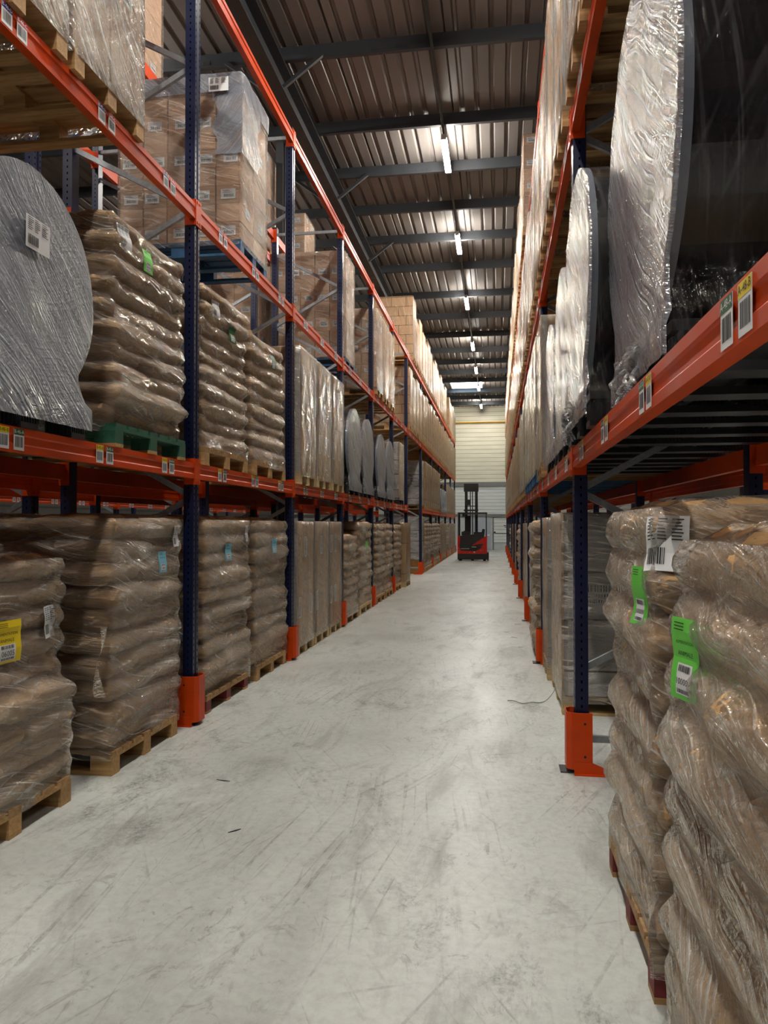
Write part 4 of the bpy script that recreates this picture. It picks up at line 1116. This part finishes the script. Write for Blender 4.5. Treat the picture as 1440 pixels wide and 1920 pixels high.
# --- left, first beams
o, fm = load('left', 1, 0, 'nearest', 'reel', 2.90, 3.95, r=0.56, pal='plastic', over=0.06, depth=1.1, desc='big grey film-wrapped reel')
tag_on(o, fm, (0.56, 0.02, 0.80), (1, 0, 0), 0.20, 0.16, 'white', ())
o, mb, _ = load('left', 1, 0, 'farthest', 'sack', 4.27, 5.31, 1.33, over=0.06, pal='green', layers=10, seed=31, desc='wrapped brown sacks with lime tag')
tag_on(o, mb, (0.60, -0.05, 1.14), (1, -0.1, 0.1), 0.11, 0.15, 'lime', (), '100009'); tag_on(o, mb, (0.6, -0.38, 1.18), (1, -0.3, 0.1), 0.12, 0.15, 'white')
o, mb, _ = load('left', 1, 1, 'nearer', 'sack', 5.68, 6.72, 1.33, over=0.06, seed=33, layers=10, desc='wrapped brown sacks with green tag')
tag_on(o, mb, (0.60, 0.16, 1.06), (1, -0.1, 0.1), 0.13, 0.16, 'green', (), '100009'); tag_on(o, mb, (0.6, -0.25, 1.16), (1, -0.2, 0.1), 0.12, 0.14, 'white')
o, mb, _ = load('left', 1, 1, 'farther', 'sack', 6.90, 7.98, 1.26, over=0.06, seed=37, layers=9, desc='wrapped brown sacks with green tag')
tag_on(o, mb, (0.60, 0.1, 1.06), (1, -0.1, 0.1), 0.13, 0.15, 'green', (), '100009')
for j, y in enumerate((8.52, 9.38, 10.24)): load('left', 1, 2, POS[3][j], 'tall', y, y + 0.8, 1.46, over=0.08, pal='pale')
for j, y in enumerate((11.35, 12.6)): load('left', 1, 3, POS[2][j], 'reel', y, y + 1.05, r=0.6, pal='plastic', over=0.08, depth=1.1)
for j, y in enumerate((14.15, 15.4)): load('left', 1, 4, POS[2][j], 'reel', y, y + 1.05, r=0.56, pal='plastic', over=0.08, depth=1.1)
load('left', 1, 5, 'farther', 'foil', 17.6, 18.5, 1.3, pal='plastic')
foil_load(XL - 0.62, 23.75, 2.15, 1, 1.2, 0.82, 1.35, 'grey wrapped sheet block on first beams above the timber crate', False); pallet(XL - 0.62, 23.75, 2.0, 1.2, 0.82, 'wood', 'wooden pallet on first beams under the grey sheet block', None, False)
for b in range(7, 12):
    p0 = LP[b + 1] + 0.2
    for j in range(4):
        if b == 7 and j == 0: continue
        k = 'reel' if b in (9,) else 'tall'
        load('left', 1, b, POS[4][j], k, p0 + 0.88 * j, p0 + 0.88 * j + 0.8, 1.4, pal='wood', r=0.42) if k == 'reel' else load('left', 1, b, POS[4][j], k, p0 + 0.88 * j, p0 + 0.88 * j + 0.8, 1.4 if b < 10 else 1.2)
fl = MB(); P_, U_ = [], []
for i in range(15):
    t = i / 14; w_ = 0.02 + 0.035 * math.sin(t * 3.0)
    P_.append([(-2.335 + 0.03 * math.sin(t * 5 + q * 2), 4.27 - 0.03 - w_ * (1 - q) * 1.6, 0.92 - 0.42 * t) for q in (0, 0.33, 0.66, 1)]); U_.append([(q * 0.1, t * 0.4) for q in (0, 0.33, 0.66, 1)])
fl.grid(P_, U_)
lf = build(fl, 'loose_film_flap', 'film', bpy.data.objects['sack_stack.001'], smooth=True)
lf.matrix_parent_inverse = Matrix.Translation(-Vector(bpy.data.objects['sack_stack.001'].location))
# --- left, second beams
load('left', 2, 0, 'nearest', 'box', 2.88, 3.70, 1.6, over=0.08, nx=3, nz=4, film='film_heavy', desc='thickly wrapped large cartons')
load('left', 2, 0, 'middle', 'box', 3.77, 4.58, 1.6, over=0.08, nx=3, nz=4, film='film_heavy', desc='thickly wrapped large cartons')
o, mb, _ = load('left', 2, 1, 'only one', 'box', 6.62, 7.42, 1.53, over=0.02, nx=5, nz=9, cap=True, pal='blue', seed=2, desc='wrapped labelled cartons with white top sheet')
tag_on(o, mb, (0.40, -0.42, 1.42), (0, -1, 0), 0.19, 0.13, 'white', off=0.03)
load('left', 2, 3, 'only one', 'box', 11.5, 12.3, 1.65, over=0.0, nx=5, nz=8, cap=False, pal='blue', seed=4)
for j, y in enumerate((14.15, 15.03, 15.9)): load('left', 2, 4, POS[3][j], 'tall' if j else 'box', y, y + 0.8, 1.5, over=0.08, **({'nz': 7} if not j else {}))
for b in range(6, 12):
    p0 = LP[b + 1] + 0.16
    for j in range(4): load('left', 2, b, POS[4][j], 'box' if (b == 6 and j == 0) else 'tall', p0 + 0.88 * j, p0 + 0.88 * j + 0.8, 1.5 - 0.1 * ((b + j) % 2), over=0.08)
# --- left, top beams
for b in range(6, 12):
    p0 = LP[b + 1] + 0.16
    for j in range(4):
        if (b == 6 and j == 0) or (b == 10 and j < 2): continue
        load('left', 3, b, POS[4][j], 'box' if b < 9 else 'tall', p0 + 0.88 * j, p0 + 0.88 * j + 0.8, 1.62 if (b == 6 and j == 1) else 1.45 - 0.12 * ((b + j) % 3), over=0.08)
# --- left, rows behind (seen through the gaps)
def back_load(x, y0, y1, z, H, label, kind='box', pal='wood', depth=1.15):
    P, ph = pallet(x, (y0 + y1) / 2, z, depth, y1 - y0, pal, '%s carrying %s' % (WORDS[pal], label), None, False)
    if kind == 'box': return carton_load(x, (y0 + y1) / 2, z + ph + .001, 1, depth, y1 - y0, H, label, int(y0 * 7), nx=3, ny=2, nz=max(4, int(H / 0.22)), cat='carton stack')
    return sack_load(x, (y0 + y1) / 2, z + ph + .001, 1, depth, y1 - y0, 8, H / 8, label, int(y0 * 7))
bx = BL - 0.6
back_load(bx, 7.0, 7.9, 5.92, 1.45, 'plain cartons on top beams behind left rack, nearest')
back_load(bx, 11.6, 12.4, 5.92, 1.5, 'tall cartons on top beams behind left rack, second')
back_load(bx, 14.2, 15.0, 5.92, 1.5, 'cartons on top beams behind left rack, third')
back_load(bx, 11.3, 12.2, 3.92, 1.4, 'cartons on second beams behind left rack, nearer')
back_load(bx, 12.5, 13.3, 3.92, 1.4, 'cartons on second beams behind left rack, farther')
for j, y in enumerate((8.5, 9.4, 10.3)): back_load(bx, y, y + 0.82, 1.92, 1.35, 'wrapped cartons on first beams behind left rack, %s' % POS[3][j])
for j, y in enumerate((3.1, 4.4, 5.9, 7.1, 8.6, 9.8, 11.4, 12.6)): back_load(bx, y, y + 1.05, 0, 1.3, 'sacks on the floor behind left rack, %s' % ORD[j], 'sack')
# --- right, floor
o, mb, _ = load('right', 0, 0, 'nearest', 'sack', 1.30, 2.34, 1.36, over=0.02, pw=0.98, layers=8, seed=41, style='ends', desc='wrapped brown sacks with lime tag')
tag_on(o, mb, (-0.62, 0.30, 1.02), (-1, -0.5, 0), 0.13, 0.22, 'lime', (('ALIMENTATION', 0.70, 0.012), ('ANIMALE', 0.56, 0.018)), '100009')
o, mb, _ = load('right', 0, 0, 'farther', 'sack', 2.50, 3.56, 1.46, over=0.02, pw=0.98, layers=8, seed=47, style='ends', pal='redend', desc='wrapped brown sacks with lime and white tags')
tag_on(o, mb, (-0.60, -0.32, 1.14), (-1, -0.4, 0), 0.12, 0.2, 'lime', (), '100009'); tag_on(o, mb, (-0.52, -0.48, 1.32), (-0.6, -1, 0.3), 0.14, 0.18, 'white')
load('right', 0, 1, 'first', 'foil', 6.25, 7.4, 1.47, over=0.0, pal='pale')
load('right', 0, 1, 'second', 'tall', 7.6, 8.4, 1.45, over=0.03, pal='pale')
load('right', 0, 2, 'first', 'sack', 8.95, 9.95, 1.42, over=0.08, layers=9, style='ends')
load('right', 0, 2, 'second', 'tall', 10.2, 11.0, 1.4, over=0.02); load('right', 0, 2, 'third', 'tall', 11.2, 12.0, 1.4, over=0.02)
for b in range(3, 11):
    p0 = RP[b + 1] + 0.2
    for j in range(4): load('right', 0, b, POS[4][j], 'sack' if b in (4, 7) else 'tall', p0 + 0.88 * j, p0 + 0.88 * j + 0.8, 1.4, over=0.0)
# --- right, first beams
load('right', 1, 0, 'first', 'reel', 2.42, 3.48, r=0.70, pal='plastic', over=-0.02, depth=1.15, ragged=True, seed=3, desc='largest wrapped grey reel')
load('right', 1, 0, 'second', 'reel', 3.69, 4.75, r=0.62, pal='plastic', over=0.075, depth=1.1, ragged=True, seed=6)
load('right', 1, 1, 'first', 'reel', 5.10, 6.16, r=0.60, pal='plastic', over=0.04, depth=1.1, seed=8)
load('right', 1, 1, 'second', 'reel', 6.35, 7.4, r=0.56, pal='plastic', over=0.04, depth=1.1, seed=9)
load('right', 1, 1, 'third', 'tall', 7.6, 8.4, 1.45, over=0.08, film='film_grey')
for b in range(2, 11):
    p0 = RP[b + 1] + 0.18
    for j in range(4): load('right', 1, b, POS[4][j], 'tall' if b != 6 else 'box', p0 + 0.88 * j, p0 + 0.88 * j + 0.8, 1.5 if b == 2 else 1.4 - 0.1 * (j % 2), over=0.08, pal='blue' if b == 2 else 'wood')
# --- right, second and top beams
for b in range(0, 11):
    p0 = RP[b + 1] + 0.16
    for j in range(4): load('right', 2, b, POS[4][j], 'tall' if (b + j) % 3 else 'box', p0 + 0.89 * j, p0 + 0.89 * j + 0.8, 1.55 - 0.14 * ((b * 2 + j) % 3), over=0.09, **({} if not (b + j) % 3 or p0 > 14 else {'film': 'film_grey'}))
for b in range(3, 11):
    p0 = RP[b + 1] + 0.16
    for j in range(4):
        if b == 7 and j == 1: continue
        load('right', 3, b, POS[4][j], 'box' if b % 2 else 'tall', p0 + 0.89 * j, p0 + 0.89 * j + 0.8, 1.5 - 0.15 * ((b + j) % 3), over=0.09)
for j, y in enumerate((2.3, 3.4, 5.9, 7.0)):
    P, ph = pallet(BR + 0.6, y + 0.5, 1.94, 1.15, 1.02, 'plastic', 'black plastic pallet in the row behind the right rack, %s' % ORD[j])
    reel_load(BR + 0.6, y + 0.5, 2.10, -1, 0.5, 1.1, 1.0, 'dark wrapped reel in the row behind the right rack, %s' % ORD[j], j)

# ------------------------------------------------------------------ things on the floor
pts = []
mb = MB(); P_, U_ = [], []
for i in range(25):
    t = i / 24
    x = 0.50 - 0.42 * t; y = 6.78 + 0.28 * math.sin(t * 2.2) * -1 + 0.1 * t; zz = 0.10 * max(0, 1 - t * 3.2) ** 2 + 0.004 + 0.012 * math.sin(t * 9) ** 2 * (t > .3)
    P_.append([(x, y - 0.008, zz), (x, y + 0.008, zz + 0.004)]); U_.append([(0, 0), (0, 0)])
mb.grid(P_, U_); tag(build(mb, 'packing_strap', 'strap'), 'thin dark green packing strap trailing from the silver block on to the aisle floor', 'strap')
rnd = random.Random(9)
for k, (x, y) in enumerate(((-1.62, 4.35), (-1.30, 3.65), (0.28, 9.6), (0.22, 10.4), (0.30, 11.8), (0.12, 10.9))):
    m = MB(); b = 0.02 + 0.02 * rnd.random()
    m.prism([(-b * 1.6, -0.003), (b * 0.3, -0.006), (b * 1.5, 0.004), (b * 0.2, 0.005)], 'z', 0.001, 0.004)
    o = build(m, 'wood_splinter', 'wood' if k > 1 else 'black_steel', None, (x, y, 0), rot=(0, 0, rnd.uniform(-1, 1)))
    tag(o, 'tiny scrap lying on the concrete aisle floor', 'scrap', 'scraps on the aisle floor')

# ------------------------------------------------------------------ reach truck at the far end of the aisle
T = empty('reach_truck', (-1.05, 31.8, 0), 'red and black reach truck parked far down the aisle, mast raised above its cab', 'forklift')
HW = 0.61
def tb(name, mat, mb_, par=None, smooth=False): return build(mb_, name, mat, par or T, smooth=smooth)
tb('bumper', 'truck_black', MB().prism([(-HW, 0.0), (HW, 0.0), (HW, 0.5), (-HW, 0.5)], 'z', 0.06, 0.30))
hull = MB().prism([(-HW, 0.02), (HW, 0.02), (HW, 0.7), (-HW, 0.7)], 'z', 0.30, 0.42)
hull.prism([(-HW, 0.42), (-HW, 1.04), (-HW + 0.12, 1.04), (-HW + 0.08, 0.6), (-HW + 0.14, 0.42)], 'y', 0.02, 0.7)
hull.prism([(HW, 0.42), (HW, 1.06), (HW - 0.14, 0.98), (0.0, 0.66), (0.3, 0.60), (0.42, 0.58), (0.18, 0.42)], 'y', 0.0, 0.7)
tb('body', 'red', hull)
tb('engine_cover', 'truck_black', MB().prism([(-HW + 0.06, 0.42), (HW - 0.1, 0.42), (HW - 0.12, 1.12), (0.3, 1.14), (-0.2, 1.08), (-HW + 0.05, 1.04)], 'y', 0.03, 0.72))
g = MB()
for k in range(3): g.box(-0.08, 0.22, 0.015, 0.03, 0.78 + 0.09 * k, 0.80 + 0.09 * k)
tb('vent_slat', 'dark_steel', g)
tb('trim_flash', 'truck_black', MB().prism([(-0.05, 0.52), (0.12, 0.46), (0.48, 0.70), (0.42, 0.72), (0.12, 0.68)], 'y', -0.012, -0.001))
tb('lettering', 'pale', MB().box(-0.47, -0.12, 0.018, 0.03, 0.50, 0.525)); tb('lettering', 'pale', MB().box(-0.02, 0.17, -0.016, -0.012, 0.57, 0.60))
tb('tail_lamp', 'white', MB().box(0.06, 0.12, 0.005, 0.02, 0.35, 0.39))
for xx in (-0.5, 0.0, 0.5): tb('wheel', 'truck_black', MB().cyl((0.3, 0.14), 0.14, xx - 0.06, xx + 0.06, 'x', 24))
tb('outrigger', 'truck_black', MB().box(HW - 0.02, HW + 0.06, 0.2, 1.9, 0.05, 0.36)); tb('outrigger', 'truck_black', MB().box(-HW, -HW + 0.1, 0.6, 1.9, 0.05, 0.3))
gd = MB()
for x in (-HW + 0.03, HW - 0.03): gd.bar((x, 0.1, 1.04), (x, 0.2, 2.02), 0.05, 0.06); gd.bar((x * 0.98, 1.0, 0.9), (x * 0.98, 0.95, 2.02), 0.05, 0.05)
gd.box(-HW, HW, 0.15, 1.05, 1.97, 2.03)
tb('overhead_guard', 'truck_black', gd)
tb('seat', 'truck_black', MB().box(0.05, 0.5, 0.35, 0.75, 1.08, 1.20).prism([(0.36, 1.1), (0.5, 1.1), (0.52, 1.32), (0.42, 1.34)], 'y', 0.3, 0.7).box(-0.46, -0.1, 0.3, 0.6, 1.06, 1.22))
tb('steering_wheel', 'truck_black', MB().cyl((-0.25, 0.55), 0.14, 1.22, 1.25, 'z', 20))
ms = MB(); mx = -0.10
for x0, x1 in ((mx - 0.26, mx - 0.14), (mx + 0.18, mx + 0.30)): ms.box(x0, x1, 1.3, 1.5, 0.1, 3.24)
ms.box(mx - 0.30, mx + 0.33, 1.28, 1.5, 2.95, 3.30).box(mx - 0.3, mx + 0.32, 1.28, 1.32, 2.10, 2.17).box(mx - 0.26, mx + .3, 1.3, 1.33, 2.3, 2.34)
tb('mast', 'truck_black', ms)
tb('lift_ram', 'truck_black', MB().box(mx - 0.04, mx + 0.0, 1.34, 1.40, 0.4, 3.0)); tb('lift_ram', 'truck_black', MB().box(mx + 0.05, mx + 0.09, 1.34, 1.40, 0.4, 3.0))
tb('hydraulic_box', 'truck_black', MB().box(mx - 0.2, mx - 0.04, 1.25, 1.35, 2.35, 2.6)); tb('mast_bracket', 'truck_black', MB().box(mx - 0.25, mx, 1.2, 1.3, 0.5, 1.9))
tb('work_lamp', 'truck_black', MB().box(-0.42, -0.3, 0.2, 0.3, 1.85, 1.97))
